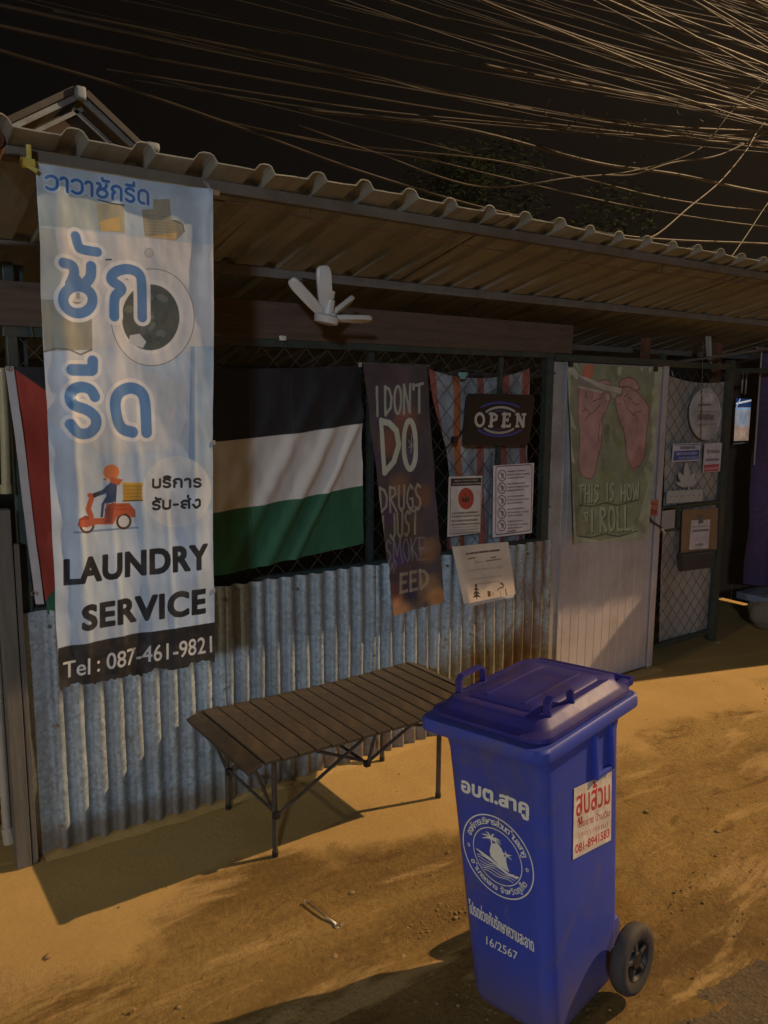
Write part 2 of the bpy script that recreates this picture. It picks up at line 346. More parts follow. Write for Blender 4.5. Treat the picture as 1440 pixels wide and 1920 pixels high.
    def scribble(s, pl, pr, hpx, col, al=.8, seed=0):               # a line of print too small to read
        r = np.random.default_rng(seed); t = 0.
        while t < 1:
            w = r.uniform(.03, .1); w = min(w, 1-t)
            a = (pl[0]+(pr[0]-pl[0])*t, pl[1]+(pr[1]-pl[1])*t); b = (pl[0]+(pr[0]-pl[0])*(t+w*.8), pl[1]+(pr[1]-pl[1])*(t+w*.8))
            s.stroke([a, b], hpx/2, col, al*r.uniform(.55, 1)); t += w+.012
    def mottle(s, amt=.06, cell=.05, seed=0):
        r = np.random.default_rng(seed); o = np.zeros((s.h, s.w), np.float32)
        for k in range(3):
            c = cell/2**k; gh, gw = int((s.z1-s.z0)/c)+3, int((s.x1-s.x0)/c)+3; g = r.random((gh, gw)).astype(np.float32)
            y = np.arange(s.h)/(s.ppm*c); x = np.arange(s.w)/(s.ppm*c); yi = y.astype(int); xi = x.astype(int)
            fy = (y-yi)[:, None]; fx = (x-xi)[None, :]; fy = fy*fy*(3-2*fy); fx = fx*fx*(3-2*fx)
            o += ((g[yi][:, xi]*(1-fx)+g[yi][:, xi+1]*fx)*(1-fy)+(g[yi+1][:, xi]*(1-fx)+g[yi+1][:, xi+1]*fx)*fy-.5)*2/(k+1)
        s.px[..., :3] = np.clip(s.px[..., :3]*(1+amt*o[..., None]), 0, 1); return o
    def image(s, name):
        im = bpy.data.images.new(name, s.w, s.h, alpha=True); im.pixels.foreach_set(np.clip(s.px, 0, 1).astype(np.float32).ravel()); im.update(); im.pack(); return im
_g = {}
def glyphs(body, bold=0.):
    k = (body, bold)
    if k not in _g:
        c = bpy.data.curves.new('t', 'FONT'); c.body = body; c.size = 1; c.resolution_u = 4; c.space_character = 1+bold*1.4 if bold > .03 and body.isascii() else 1
        o = bpy.data.objects.new('t', c); me = o.to_mesh(); me.calc_loop_triangles()
        v = np.empty(len(me.vertices)*3); me.vertices.foreach_get('co', v); v = v.reshape(-1, 3)[:, :2]
        t = np.empty(len(me.loop_triangles)*3, int); me.loop_triangles.foreach_get('vertices', t)
        _g[k] = v[t.reshape(-1, 3)].copy(); o.to_mesh_clear(); bpy.data.objects.remove(o); bpy.data.curves.remove(c)
    return _g[k]
def printmat(name, img, rough=.6, alpha=False, bs=.15, bscale=200, trans=0., grime=None, wear=0.):
    m, n, l, b = newmat(name); ti = n.new('ShaderNodeTexImage'); ti.image = img; ti.extension = 'EXTEND'; col = ti.outputs[0]
    v = coords(n, l)
    if grime:
        t = noise_node(n, l, 5, 8, v, .7, .4); col = mixc(n, l, ramp(n, l, t.outputs[0], [(.45, 0.), (.75, grime[1])]).outputs[0], col, grime[0])
    l.new(col, b.inputs['Base Color']); b.inputs['Roughness'].default_value = rough
    if bs: bump(n, l, b, noise_node(n, l, bscale, 3, v).outputs[0], bs, .002)
    if alpha:
        a = ti.outputs[1]
        if wear:
            t = noise_node(n, l, 90, 6, v, .8); w = ramp(n, l, t.outputs[0], [(.30, 1-wear), (.46, 1.)]).outputs[0]
            mm = n.new('ShaderNodeMath'); mm.operation = 'MULTIPLY'; l.new(a, mm.inputs[0]); l.new(w, mm.inputs[1]); a = mm.outputs[0]
        l.new(a, b.inputs['Alpha'])
    if trans:
        tr = n.new('ShaderNodeBsdfTranslucent'); l.new(col, tr.inputs[0]); mx = n.new('ShaderNodeMixShader'); mx.inputs[0].default_value = trans
        l.new(b.outputs[0], mx.inputs[1]); l.new(tr.outputs[0], mx.inputs[2]); l.new(mx.outputs[0], n['Material Output'].inputs[0])
    return m
def wallcanvas(quad, Y, ppm=900, bg=(1, 1, 1), a=1., pad=.0):
    P = [at(*q, Y) for q in quad]; xs = [p.x for p in P]; zs = [p.z for p in P]
    c = Canvas(min(xs)-pad, min(zs)-pad, max(xs)+pad, max(zs)+pad, ppm, bg, a); c.P = lambda x, y: (lambda q: (q.x, q.z))(at(x, y, Y)); return c
def clothgrid(quad, Y, nu, nv, disp, cv, edge=None):      # quad tl,tr,br,bl in photo measurements on plane Y
    tl, tr, br, bl = [at(*q, Y) for q in quad]; mb = MB(); P = []; uv = []
    for j in range(nv+1):
        v = j/nv; row = []
        for i in range(nu+1):
            u = i/nu; p = tl.lerp(tr, u).lerp(bl.lerp(br, u), v)
            if edge: p = p+Vector(edge(u, v))
            uv.append(((p.x-cv.x0)/(cv.x1-cv.x0), (p.z-cv.z0)/(cv.z1-cv.z0)))
            row.append(p+Vector((0, -disp(u, v), 0)))
        P.append(row)
    mb.grid(P); mb.uv = uv; mb.f = [f[::-1] for f in mb.f]; return mb
def board(quad, Y, th, cv, name, mat, parent=None, edge='paper_edge', **kw):    # flat board: printed face, plain back and sides
    P = [at(*q, Y) for q in quad]; B = [p+Vector((0, th, 0)) for p in P]; mb = MB()
    mb.add(P+B, [(0, 3, 2, 1)[::-1][::-1], (4, 5, 6, 7), (0, 1, 5, 4), (1, 2, 6, 5), (2, 3, 7, 6), (3, 0, 4, 7)])
    mb.uv = [((p.x-cv.x0)/(cv.x1-cv.x0), (p.z-cv.z0)/(cv.z1-cv.z0)) for p in P+B]
    me = mb.mesh(name, mat, False, (0, 0, 0) if parent is None else wpos(parent)); me.materials.append(MAT[edge])
    for i, f in enumerate(me.polygons): f.material_index = 0 if i == 0 else 1
    return link(name, me, parent, **kw)
# ================================================================== ground and road
def axis(a, b, step, far, grow=1.35):
    x = list(np.arange(a, b+1e-6, step)); s = step
    while x[-1] < far: s *= grow; x.append(x[-1]+s)
    s = step; y = []
    c = a
    while c > -far: s *= grow; c -= s; y.append(c)
    return y[::-1]+x
gx = axis(-.4, 5.4, .03, 50); gy = axis(.8, 3.6, .03, 50)
mb = MB(); P = []
for y in gy:
    row = []
    for x in gx:
        near = max(0, 1-max(0, abs(x-2.5)-3)/3)*max(0, 1-max(0, abs(y-1.8)-2)/3)
        k = min(1, max(0, (2.35+.25*fbm(x, 3)-y)/.5))
        z = near*((.018*fbm(x*1.2, y*2.2, 1, 4)+.009*fbm(x*6, y*9, 5, 4))*k+.002*fbm(x*3, y*3, 9)) if near > 0 else 0
        row.append((x, y, z-.004*k))
    P.append(row)
mb.grid(P); ground = part('ground', mb, MAT['ground'], None, True, kind='structure')
mb = MB(); xs = list(np.arange(-3, 9, .035)); top = []; 
xs = [-48., -30.]+xs+[30., 48.]
def redge(x): return 1.235+.03*(x-2)+.035*fbm(x*1.4, 4, 2, 3)+.03*fbm(x*7, 1, 2, 4) if -3 <= x <= 9 else 1.2
rows = []
for k, f in enumerate((0, .01, .05, .12, .3, .6, 1.2, 3, 8)):
    rows.append([(x, redge(x)-f+(.012*fbm(x*20, f*9) if k == 1 else 0), -.022+.028*min(1, f/.22)+.004*fbm(x*8, f*8, 3)) for x in xs])
rows.append([(x, -9., .01) for x in xs])
mb.grid(rows); mb.f = [f[::-1] for f in mb.f]; part('road', mb, MAT['road'], None, True, kind='structure')
# loose dirt drifted against the foot of the fence
mb = MB(); P = []
for k in range(140):
    x = .56+k*.0262; w_ = .035+.03*abs(fbm(x*5, 3)); h_ = .012+.016*abs(fbm(x*9, 7)); P.append([(x, 2.965, h_*1.1), (x, 2.93, h_), (x, 2.93-w_*.5, h_*.55), (x, 2.93-w_, -.004)])
mb.grid(P); mb.f = [f[::-1] for f in mb.f]; part('loose_dirt', mb, MAT['ground'], None, True, kind='stuff')
# gravel: too many to count
mb = MB()
def stone(mb, x, y, s, z=0, seed=0, flat=.6):
    r = random.Random(seed); a0 = r.random()*6; pts = []
    for (e, rad) in ((-.5, .55), (0, 1), (.55, .6)):
        pts.append([(x+s*rad*r.uniform(.75, 1.15)*math.cos(a0+k*math.pi/2.5), y+s*rad*r.uniform(.75, 1.15)*math.sin(a0+k*math.pi/2.5), z+s*flat*(e+.35)) for k in range(5)])
    mb.loft(pts)
for i in range(2000):
    x = random.uniform(-.3, 5); y = random.triangular(.9, 2.9, 1.25)
    if i % 3 == 0: x = random.gauss(1.35, .22); y = random.gauss(1.92, .11)
    elif i % 3 == 1: x = random.gauss(2.4, .7); y = random.gauss(1.5, .16)
    elif fbm(x*1.7, y*1.7, 20, 2) < -.25: continue
    stone(mb, x, y, abs(random.gauss(.0010, .0022))+.0012, 0, i)
part('gravel', mb, MAT['pebble'], None, kind='stuff')
for i, (px, py, s, lab) in enumerate([(628, 1795, .016, 'small pale stone with a dirt ring in front of the bench'), (755, 1795, .014, 'grey pebble nearest the left side of the blue bin'),
        (660, 1675, .012, 'small stone lying above the head of the spanner'), (90, 1795, .014, 'pebble beside the left edge of the bench shadow'),
        (1010, 1650, .012, 'stone hidden close behind the bin'), (335, 1890, .010, 'tiny stone nearest the bottom of the view left of the bin shadow'), (1212, 1522, .012, 'rounded stone on the sand right of the bin body'),
        (1345, 1560, .013, 'dark pebble on the brown patch right of the bin')]):
    if i == 4: continue
    p = onz(px, py); m2 = MB(); stone(m2, 0, 0, s, 0, 90+i); o = part('stone', m2, MAT['pebble'], None, True, local=True); o.location = p; tag(o, lab, 'stone', 'stones lying on the sand')

# ================================================================== fence line
WY = 2.95                       # front of the corrugated sheets
def sheet(name, x0, x1, z0, z1, pitch, amp, mat, parent, seed, flat=0., yoff=0.):
    mb = MB(); P = []; r = random.Random(seed); n = int((x1-x0)/pitch*8)+1; xs = [x0+(x1-x0)*k/n for k in range(n+1)]
    zs = [z0+(z1-z0)*k/14 for k in range(15)]; ph = r.uniform(0, 6)
    for j, z in enumerate(zs):
        row = []
        for x in xs:
            k = min(1, max(0, (x-x0-flat)/.03)) if flat else 1
            a = amp*k*(.5-.5*math.cos(2*math.pi*(x-x0-flat)/pitch))
            dent = .006*fbm(x*2.2, z*2.5, seed, 3)+.0035*fbm(x*9, z*4, seed+3, 2)
            zz = z+(0.006*fbm(x*6, seed) if j == 0 else 0)+(.003*fbm(x*9, seed+5) if j == 14 else 0)
            row.append((x+.004*fbm(x*3, z*2, seed+7), WY+yoff-a+dent, zz))
        P.append(row)
    mb.grid(P); return part(name, mb, mat, parent, True)
fence = empty('corrugated_fence', (1.87, WY, 0), 'low galvanised corrugated fence behind the folding bench', 'fence')
sheet('corrugated_sheet', .532, 1.30, .0, .925, .0715, .026, MAT['galv'][0], fence, 1, flat=.07)
sheet('corrugated_sheet', 1.27, 2.03, .0, .925, .0715, .026, MAT['galv'][1], fence, 2, yoff=-.004)
sheet('corrugated_sheet', 2.01, 2.62, .0, .922, .0715, .026, MAT['galv'][0], fence, 3, yoff=-.001)
sheet('corrugated_sheet', 2.60, 3.185, .0, .925, .068, .023, MAT['galv'][2], fence, 4, yoff=-.005)
for x in (.62, 1.29, 1.62, 2.02, 2.45, 2.61, 3.0):
    for z in (.11, .5, .87):
        mb = MB(); mb.tube([(x, WY-.022, z), (x, WY-.030, z)], .007, 6); part('screw', mb, MAT['grey_steel'], fence)
# steel frame carrying mesh and board
fr = empty('mesh_fence', (1.87, 3.0, .9), 'green framed chain link screen above the corrugated fence', 'fence')
def bar(name, a, b, d, mat, parent, **k):
    a, b = Vector(a), Vector(b); L = (b-a).length; rot = (b-a).to_track_quat('Z', 'Y').to_matrix(); mb = MB(); mb.bbox((a+b)/2, (*d, L), .003, rot); return part(name, mb, mat, parent, **k)
G = MAT['dark_green_steel']
bar('top_rail', (.535, 2.985, 1.895), (3.19, 2.985, 1.905), (.038, .038), G, fr)
bar('bottom_rail', (.56, 2.99, .915), (3.19, 2.99, .915), (.03, .03), G, fr)
bar('post', (.562, 2.985, 0), (.562, 2.985, 2.12), (.035, .035), G, fr)
bar('post', (.605, 3.03, .9), (.605, 3.03, 2.12), (.03, .03), G, fr)
bar('post', (3.165, 2.99, 0), (3.165, 2.99, 1.93), (.05, .04), G, fr)
bar('post', (2.05, 3.01, .9), (2.05, 3.01, 1.9), (.028, .028), G, fr)
bar('middle_rail', (2.83, 2.995, 1.16), (2.83, 2.995, 1.88), (.022, .022), G, fr)
def chain(name, x0, x1, z0, z1, Y, parent, cell=.052, r=.0014):
    mb = MB(); nx = int((x1-x0)/cell); nz = int((z1-z0)/cell*1.0)
    for i in range(nx+1):
        pts = []
        for j in range(nz+1):
            s = 1 if (i+j) % 2 else -1; z = z0+(z1-z0)*j/nz; sag = .004*fbm(i*.3, j*.3)
            pts.append((x0+(i+.5)*(x1-x0)/(nx+1)+s*(x1-x0)/(nx+1)*.5+sag, Y+.0015*s+sag, z))
        mb.tube(pts, r, 4, False)
    return part(name, mb, MAT['wire'], parent, kind='stuff')
chain('chain_mesh', .58, 3.14, .92, 1.88, 2.985, fr)
for x in (.62, 1.05, 1.9, 2.07, 2.6, 2.95):
    mb = MB(); mb.tube([(x, 2.96, 1.925), (x+.006, 2.955, 1.88), (x, 2.98, 1.875)], .0022, 4); part('tie_wire', mb, MAT['wire'], fr)
# header plank
hp = empty('header_plank', (1.9, 2.97, 1.98), 'long reddish brown plank running above the mesh screen', 'plank')
bar('board', (-.1, 2.972, 1.985), (3.312, 2.972, 1.985), (.030, .148), MAT['plank'], hp)
for x in (1.0, 1.75, 2.4, 3.22):
    for dz in (-.04, .045):
        mb = MB(); mb.tube([(x, 2.957, 1.985+dz), (x, 2.952, 1.985+dz)], .005, 6); part('nail', mb, MAT['rust_pipe'], hp)
mb = MB(); p = at(530, 634, 2.95); mb.bbox(p, (.03, .012, .02), .004); tag(part('clip', mb, MAT['white_plastic'], None, True), 'small white clip under the long brown plank', 'clip')

# corner post, white pipe and weeds at the left end
cp = empty('corner_post', (.5, 2.95, 0), 'weathered grey timber post at the left end of the corrugated fence', 'post')
bar('upright', (.488, 2.93, 0), (.488, 2.93, 1.30), (.05, .05), MAT['post_grey'], cp)
bar('cover_strip', (.5265, 2.925, 0), (.5265, 2.925, 1.18), (.018, .03), MAT['post_grey'], cp)
yp = empty('yellowed_pipe', (.47, 2.9, 1.3), 'yellowed plastic pipe standing on the grey corner post', 'pipe')
mb = MB(); a = at(3, 690, 2.93); b = at(12, 925, 2.93); mb.tube([a, a.lerp(b, .5)+Vector((.003, 0, 0)), b], .015, 12); part('pipe_run', mb, MAT['yellow_pvc'], yp, True, 40)
mb = MB(); mb.tube([b+Vector((0, 0, .03)), b], .019, 12); part('collar', mb, MAT['yellow_pvc'], yp, True, 40)
wp = empty('white_pipe', (.41, 2.95, 0), 'thin white drain pipe at the far left end of the shop', 'pipe')
mb = MB(); mb.tube([(.452, 2.99, 1.3), (.452, 2.99, .10)], .0165, 12); part('pipe_run', mb, MAT['pvc'], wp, True, 40)
mb = MB(); mb.tube([(.452, 2.99, .13), (.455, 2.985, .07)], .0205, 12); part('socket', mb, MAT['pvc'], wp, True, 40)
pw = empty('side_wall', (.2, 3.5, 0), 'pale rendered wall seen past the left corner post', 'wall')
mb = MB(); mb.bbox((-.1, 3.55, .75), (1.15, .1, 1.3), .01); part('wall_panel', mb, pm('pale render', (.36, .34, .3), (.26, .25, .22), 3, .85), pw)
mb = MB(); mb.bbox((-.1, 3.55, .05), (1.2, .14, .1), .01); part('footing', mb, MAT['rock'], pw)
def leafclump(mb, c, R, n, s, seed, flat=1.):
    r = random.Random(seed)
    for i in range(n):
        d = Vector((r.gauss(0, 1), r.gauss(0, 1), r.gauss(0, 1)*flat)).normalized()*R*r.random()**.4
        p = Vector(c)+d; a = Vector((r.gauss(0, 1), r.gauss(0, 1), r.gauss(0, .6))).normalized(); b = a.orthogonal().normalized(); q = s*r.uniform(.6, 1.3)
        mb.add([p-a*q, p+b*q*.38, p+a*q, p-b*q*.38], [(0, 1, 2, 3)])
sh = empty('leafy_weed', (.37, 3.3, 0), 'low green weed growing behind the white drain pipe', 'plant')
mb = MB(); leafclump(mb, (.33, 3.25, .28), .17, 420, .028, 3); leafclump(mb, (.36, 3.2, .12), .10, 160, .025, 4); part('leaves', mb, MAT['leaf'], sh)
mb = MB()
for k in range(7): mb.tube([(.35, 3.25, 0), (.35+random.uniform(-.1, .1), 3.25+random.uniform(-.08, .08), random.uniform(.2, .4))], .003, 4)
part('stem', mb, MAT['leaf'], sh)
sh['label'] = 'low green weed growing behind the white drain pipe'

# ================================================================== roof
EY, EZ, SL = 2.245, 2.347, -.236
def rz(y): return EZ+SL*(y-EY)
roof = empty('lean_to_roof', (3, 2.27, 2.3), 'ribbed sheet lean-to roof sloping back over the shop front', 'roof')
pitch = .1808; nrib = 5
def rsheet(k, x0):
    mb = MB(); xs = []; hh = []
    for i in range(nrib):
        c = x0+pitch*(i+.5)
        for dx, h in ((-pitch/2, 0), (-.037, .000), (-.022, .019), (-.010, .023), (.008, .023), (.019, .018), (.032, 0)): xs.append(c+dx); hh.append(h)
    xs.append(x0+pitch*nrib+.018); hh.append(.004)
    ys = [EY, EY+.012, EY+.15, EY+.6, EY+1.2, EY+1.9, EY+2.8]; P = []
    for j, y in enumerate(ys):
        P.append([(x+(.008*fbm(x*5, k) if j < 2 else 0), y+(.012*fbm(x*4, k*3) if j == 0 else 0)+.004*k*0, rz(y)+h+(.0025 if k % 2 else 0)+.006*fbm(x*2, y*2, k)+.003*fbm(x*7, y*3, k+9)) for x, h in zip(xs, hh)])
    mb.grid(P); n = len(xs); Q = [[(p[0], p[1], p[2]-.0035) for p in r] for r in P]; m0 = len(mb.v); mb.grid(Q)
    mb.add([*P[0], *Q[0]], [(i+n, i+n+1, i+1, i) for i in range(n-1)])
    return part('roof_sheet', mb, MAT['roof'], roof)
x = .335
for k in range(9): rsheet(k, x); x += pitch*nrib
bar('eave_tube', (.40, 2.345, 2.304), (8.4, 2.345, 2.304), (.034, .034), MAT['eave_steel'], roof)
bar('purlin', (.36, 2.93, rz(2.93)-.022), (8.4, 2.93, rz(2.93)-.022), (.03, .036), MAT['grey_steel'], roof)
bar('purlin', (.36, 3.62, rz(3.62)-.022), (8.4, 3.62, rz(3.62)-.022), (.03, .036), MAT['grey_steel'], roof)
bar('purlin', (.36, 4.35, rz(4.35)-.022), (8.4, 4.35, rz(4.35)-.022), (.03, .036), MAT['grey_steel'], roof)
for xx in (6.9, 8.2):
    bar('rafter', (xx, 2.32, rz(2.32)-.075), (xx, 4.9, rz(4.9)-.075), (.04, .045), MAT['rust_pipe'], roof)
mb = MB(); a = Vector((.405, 2.20, 2.295)); b = Vector((.405, 4.6, 2.295+SL*2.4-.02)); mb.tube([a, b], .026, 14, False); mb.tube([b, a], .021, 14, False)
part('end_rafter_pipe', mb, MAT['rust_pipe'], roof, True, 50)
for i, xx in enumerate(np.arange(.75, 6.5, .62)):                 # hanging tie wires under the eave
    mb = MB(); mb.tube([(xx, 2.365, 2.29), (xx+random.uniform(-.02, .02), 2.37, 2.25)], .0025, 4); part('tie_wire', mb, MAT['wire'], roof)
cwp = [Vector((.95+3.2*t, 2.375, 2.276-.03*math.sin(math.pi*t)+.006*fbm(t*9, 1))) for t in np.linspace(0, 1, 26)]
mb = MB(); mb.tube(cwp, .003, 5); tag(part('roof_wire', mb, MAT['rust_pipe'], None, True), 'thin rusty wire strung just under the roof edge', 'wire')
# strut below roof seen right of the banner, posts above the door

for px, lab in ((1212, 0), (1348, 1)):
    a = at(px, 620, 3.3); b = at(px, 700, 3.3)
    po = empty('roof_post', (a.x, 3.3, 0), ['rust brown steel post rising behind the hand poster door', 'rust brown steel post beside the white pipe above the gate'][lab], 'post', 'steel posts under the roof')
    bar('upright', (a.x, 3.3, 0), (a.x, 3.3, rz(3.3)-.04), (.045, .045), MAT['rust_pipe'], po)
    bar('base_plate', (a.x, 3.3, 0.001), (a.x, 3.3, .012), (.10, .10), MAT['rust_pipe'], po)
vp_ = empty('vertical_pipe', (5.0, 3.27, 1.8), 'short white plastic pipe hanging above the mesh gate', 'pipe')
a = at(1330, 630, 3.25); b = at(1332, 682, 3.25); mb = MB(); mb.tube([a, b], .013, 10); part('pipe_run', mb, MAT['pvc'], vp_, True, 40)
mb = MB(); mb.tube([a+Vector((-.035, 0, 0)), b+Vector((-.035, 0, .03))], .008, 8); part('thin_conduit', mb, MAT['pvc'], vp_, True, 40)
tr = empty('top_brace', (4.9, 3.15, 1.95), 'thin steel brace slanting above the mesh gate', 'brace')
bar('brace_bar', at(1250, 682, 3.12), at(1500, 645, 3.12), (.016, .016), MAT['grey_steel'], tr)
bar('end_stub', at(1243, 662, 3.1), at(1243, 700, 3.1), (.03, .03), G, tr)
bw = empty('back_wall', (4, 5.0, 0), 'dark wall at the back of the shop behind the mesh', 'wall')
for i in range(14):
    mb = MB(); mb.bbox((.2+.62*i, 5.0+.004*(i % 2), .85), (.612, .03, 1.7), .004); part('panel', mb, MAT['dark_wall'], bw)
sw = empty('light_baffle', (3.7, 4, 0), 'dark panels added inside the shop to block light', 'wall')  # panels added to keep the sodium light out of the dark passage
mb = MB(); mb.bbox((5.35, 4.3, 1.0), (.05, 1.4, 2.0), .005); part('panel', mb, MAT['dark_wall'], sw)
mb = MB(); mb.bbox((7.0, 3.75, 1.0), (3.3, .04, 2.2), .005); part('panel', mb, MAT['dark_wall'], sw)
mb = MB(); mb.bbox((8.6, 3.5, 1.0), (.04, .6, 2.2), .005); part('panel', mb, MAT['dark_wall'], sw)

# ================================================================== sliding door panel
door = empty('metal_door', (3.7, 2.99, 0), 'pale ribbed metal door sheet under the hand poster', 'door')
mb = MB(); xs = []; x = 3.285; i = 0
while x < 4.152:
    for dx, d in ((0, 0), (.062, 0), (.0635, .003), (.0675, .003)): xs.append((min(x+dx, 4.155), d))
    x += .069
P = [[(x_, 2.985+d+.002*fbm(x_*3, z*3), z) for x_, d in xs] for z in np.linspace(.015, 1.872, 9)]
mb.grid(P); part('ribbed_sheet', mb, MAT['door_metal'], door)
bar('side_trim', (3.235, 2.972, .0), (3.235, 2.972, 1.868), (.088, .016), MAT['tin_trim'], door)
bar('side_trim', (3.283, 2.968, .0), (3.283, 2.968, 1.868), (.012, .024), MAT['tin_trim'], door)
bar('edge_trim', (4.147, 2.970, .012), (4.147, 2.970, 1.868), (.045, .012), MAT['door_metal'], door)
bar('top_rail', (3.19, 2.975, 1.89), (4.22, 2.975, 1.885), (.04, .036), G, door)
for px, py in ((1034, 762), (1034, 776), (1040, 700), (1020, 1195), (1030, 950)):
    p = at(px, py, 2.965); mb = MB(); mb.tube([p, p+Vector((0, -.008, 0))], .006, 8); part('bolt', mb, MAT['grey_steel'], door)
lt = empty('door_latch', at(1222, 975, 2.95), 'dark sliding bolt latch with a bright tip at the door edge', 'latch')
a = at(1219, 975, 2.95); b = at(1241, 990, 2.93); mb = MB(); mb.tube([a, a.lerp(b, .6), b], .006, 8); part('bolt_rod', mb, MAT['black_plastic'], lt, True, 40)
c = at(1247, 1000, 2.93); mb = MB(); mb.tube([b, c], [.007, .004], 8); part('bright_tip', mb, MAT['white_plastic'], lt, True, 40)
mb = MB(); mb.bbox(a, (.02, .012, .03), .003); part('backplate', mb, MAT['black_plastic'], lt)

# ================================================================== mesh gate
GY = 3.06
gate = empty('mesh_gate', (4.5, GY, 0), 'green framed chain link gate with grey sheeting right of the door', 'gate')
g = lambda x, y, Y=GY: at(x, y, Y)
def gb(n, a, b, d=(.035, .03), par=gate, Y=GY): return bar(n, g(*a, Y), g(*b, Y), d, G, par)
xl, xr = 4.27, 4.955
bar('stile', (xl, GY, .03), (xl, GY, 1.87), (.034, .03), G, gate); bar('stile', (xr, GY, .03), (xr, GY, 1.885), (.05, .034), G, gate)
bar('top_rail', (xl-.02, GY, 1.885), (xr, GY, 1.885), (.034, .036), G, gate); bar('bottom_rail', (xl, GY, .09), (xr, GY, .09), (.03, .03), G, gate)
bar('middle_rail', (xl, GY, g(1290, 948).z), (xr, GY, g(1290, 948).z), (.026, .028), G, gate)
bar('lock_rail', (xl, GY, g(1255, 993).z), (g(1274, 990).x, GY, g(1255, 993).z), (.02, .02), G, gate)
bar('lock_upright', (g(1271, 960).x, GY, g(1271, 995).z), (g(1271, 960).x, GY, g(1271, 950).z), (.02, .02), G, gate)
mb = MB(); p = g(1253, 972, GY-.01); mb.bbox(p, (.135, .006, .135), .003); part('lock_plate', mb, MAT['tin_trim'], gate)
chain('chain_mesh', xl+.02, xr-.02, .11, 1.84, GY, gate, .05, .0014)
gp = empty('gate_post', (5.0, 3.1, 0), 'tall green steel post at the right side of the mesh gate', 'post')
bar('upright', (5.005, 3.09, 0), (5.005, 3.09, 1.93), (.045, .045), G, gp); bar('cross_arm', (5.0, 3.09, 1.86), (5.55, 3.09, 1.875), (.034, .034), G, gp)
# sheeting tied behind the gate
cvt = wallcanvas([(1252, 700), (1366, 712), (1335, 1185), (1228, 1215)], GY+.02, 300)
def tdisp(u, v): return .012*math.sin(u*9+v*2)*(.4+v*.6)+.01*fbm(u*3, v*5, 3)
mb = clothgrid([(1252, 702), (1366, 712), (1336, 1180), (1232, 1212)], GY+.025, 40, 60, tdisp, cvt, lambda u, v: (0, 0, -.035*math.sin(math.pi*u)**.6*(1-v)**6))
sg = empty('gate_sheeting', g(1300, 900, GY+.025), 'grey white plastic sheeting tied behind the mesh gate', 'sheeting')
part('sheet', mb, MAT['tarp'], sg, True)
mb = MB(); p = g(1262, 705); mb.tube([p, p+Vector((-.03, -.01, .03))], .003, 5); part('tie', mb, MAT['pvc'], sg)
for px, py in ((1300, 1199), (1346, 1209)):
    p = onz(px, py); mb = MB(); r = random.Random(px)
    P = [[(p.x+(i-1.5)*.016, p.y+(j-1)*.012+.004*r.random(), .008+.008*r.random()) for i in range(4)] for j in range(3)]
    mb.grid(P); tag(part('litter', mb, MAT['litter'], None, True), 'crumpled white scrap on the ground '+('under the mesh gate' if px == 1300 else 'right of the gate post'), 'litter', 'white scraps by the gate')

# ================================================================== right end: tapestry, lit panel, hoops, stone seat
cv = Canvas(0, 0, 1.35, 1.9, 260, hexc('493a62'))
r = np.random.default_rng(5)
for k in range(46):
    cx, cy, R = r.uniform(0, 1.35), r.uniform(0, 1.9), r.uniform(.05, .2)
    for q in range(3):
        a0 = r.uniform(0, 6); cv.stroke_m([(cx+R*(q+1)/3*math.cos(a0+t), cy+R*(q+1)/3*math.sin(a0+t)) for t in np.linspace(0, r.uniform(2, 6), 20)], .003, hexc('6f6088'), .5)
for k in range(9): cv.stroke_m([(r.uniform(0, 1.35), r.uniform(0, 1.9))]*2, r.uniform(.05, .16), hexc('7d2f62'), .35, soft=30)
cv.mottle(.12, .3, 3)
mt = printmat('violet tapestry print', cv.image('tapestry_print'), .9, grime=((.04, .03, .05), .4))
tp = empty('violet_tapestry', (5.9, 3.2, 1.2), 'violet patterned cloth hanging at the right end of the shop', 'tapestry')
mb = MB(); P = []; uv = []
for j in range(31):
    v = j/30
    row = []
    for i in range(41):
        u = i/40; row.append((5.545+1.35*u+.05*v*(1-u), 3.2+.03*math.sin(u*22+v)*(.3+.7*v)+.02*fbm(u*5, v*3), 2.02-1.72*v-.03*math.sin(u*9)*v)); uv.append((u, 1-v))
    P.append(row)
mb.grid(P); mb.uv = uv; me = mb.mesh('cloth', mt, True, tp.location); link('cloth', me, tp)
mb = MB(); mb.tube([(5.5, 3.2, 2.03), (6.95, 3.2, 2.03)], .010, 8); part('hanging_rod', mb, MAT['wood_rod'], tp, True, 40)
mb = MB(); mb.tube([(5.535, 3.185, 2.03), (5.54, 3.18, 1.2)], .006, 6); part('edge_seam', mb, MAT['tarp'], tp)
# unseen board screen, added past the right edge to shade door and gate
ss_ = empty('shade_screen', (6.1, 2.7, 0), 'tall board screen added past the right edge to cast shade', 'screen')
for k in range(8): mb = MB(); mb.bbox((6.1+.003*(k % 2), 2.31+.2*k, 1.03), (.02, .196, 2.02), .003); part('plank', mb, MAT['plank'], ss_)
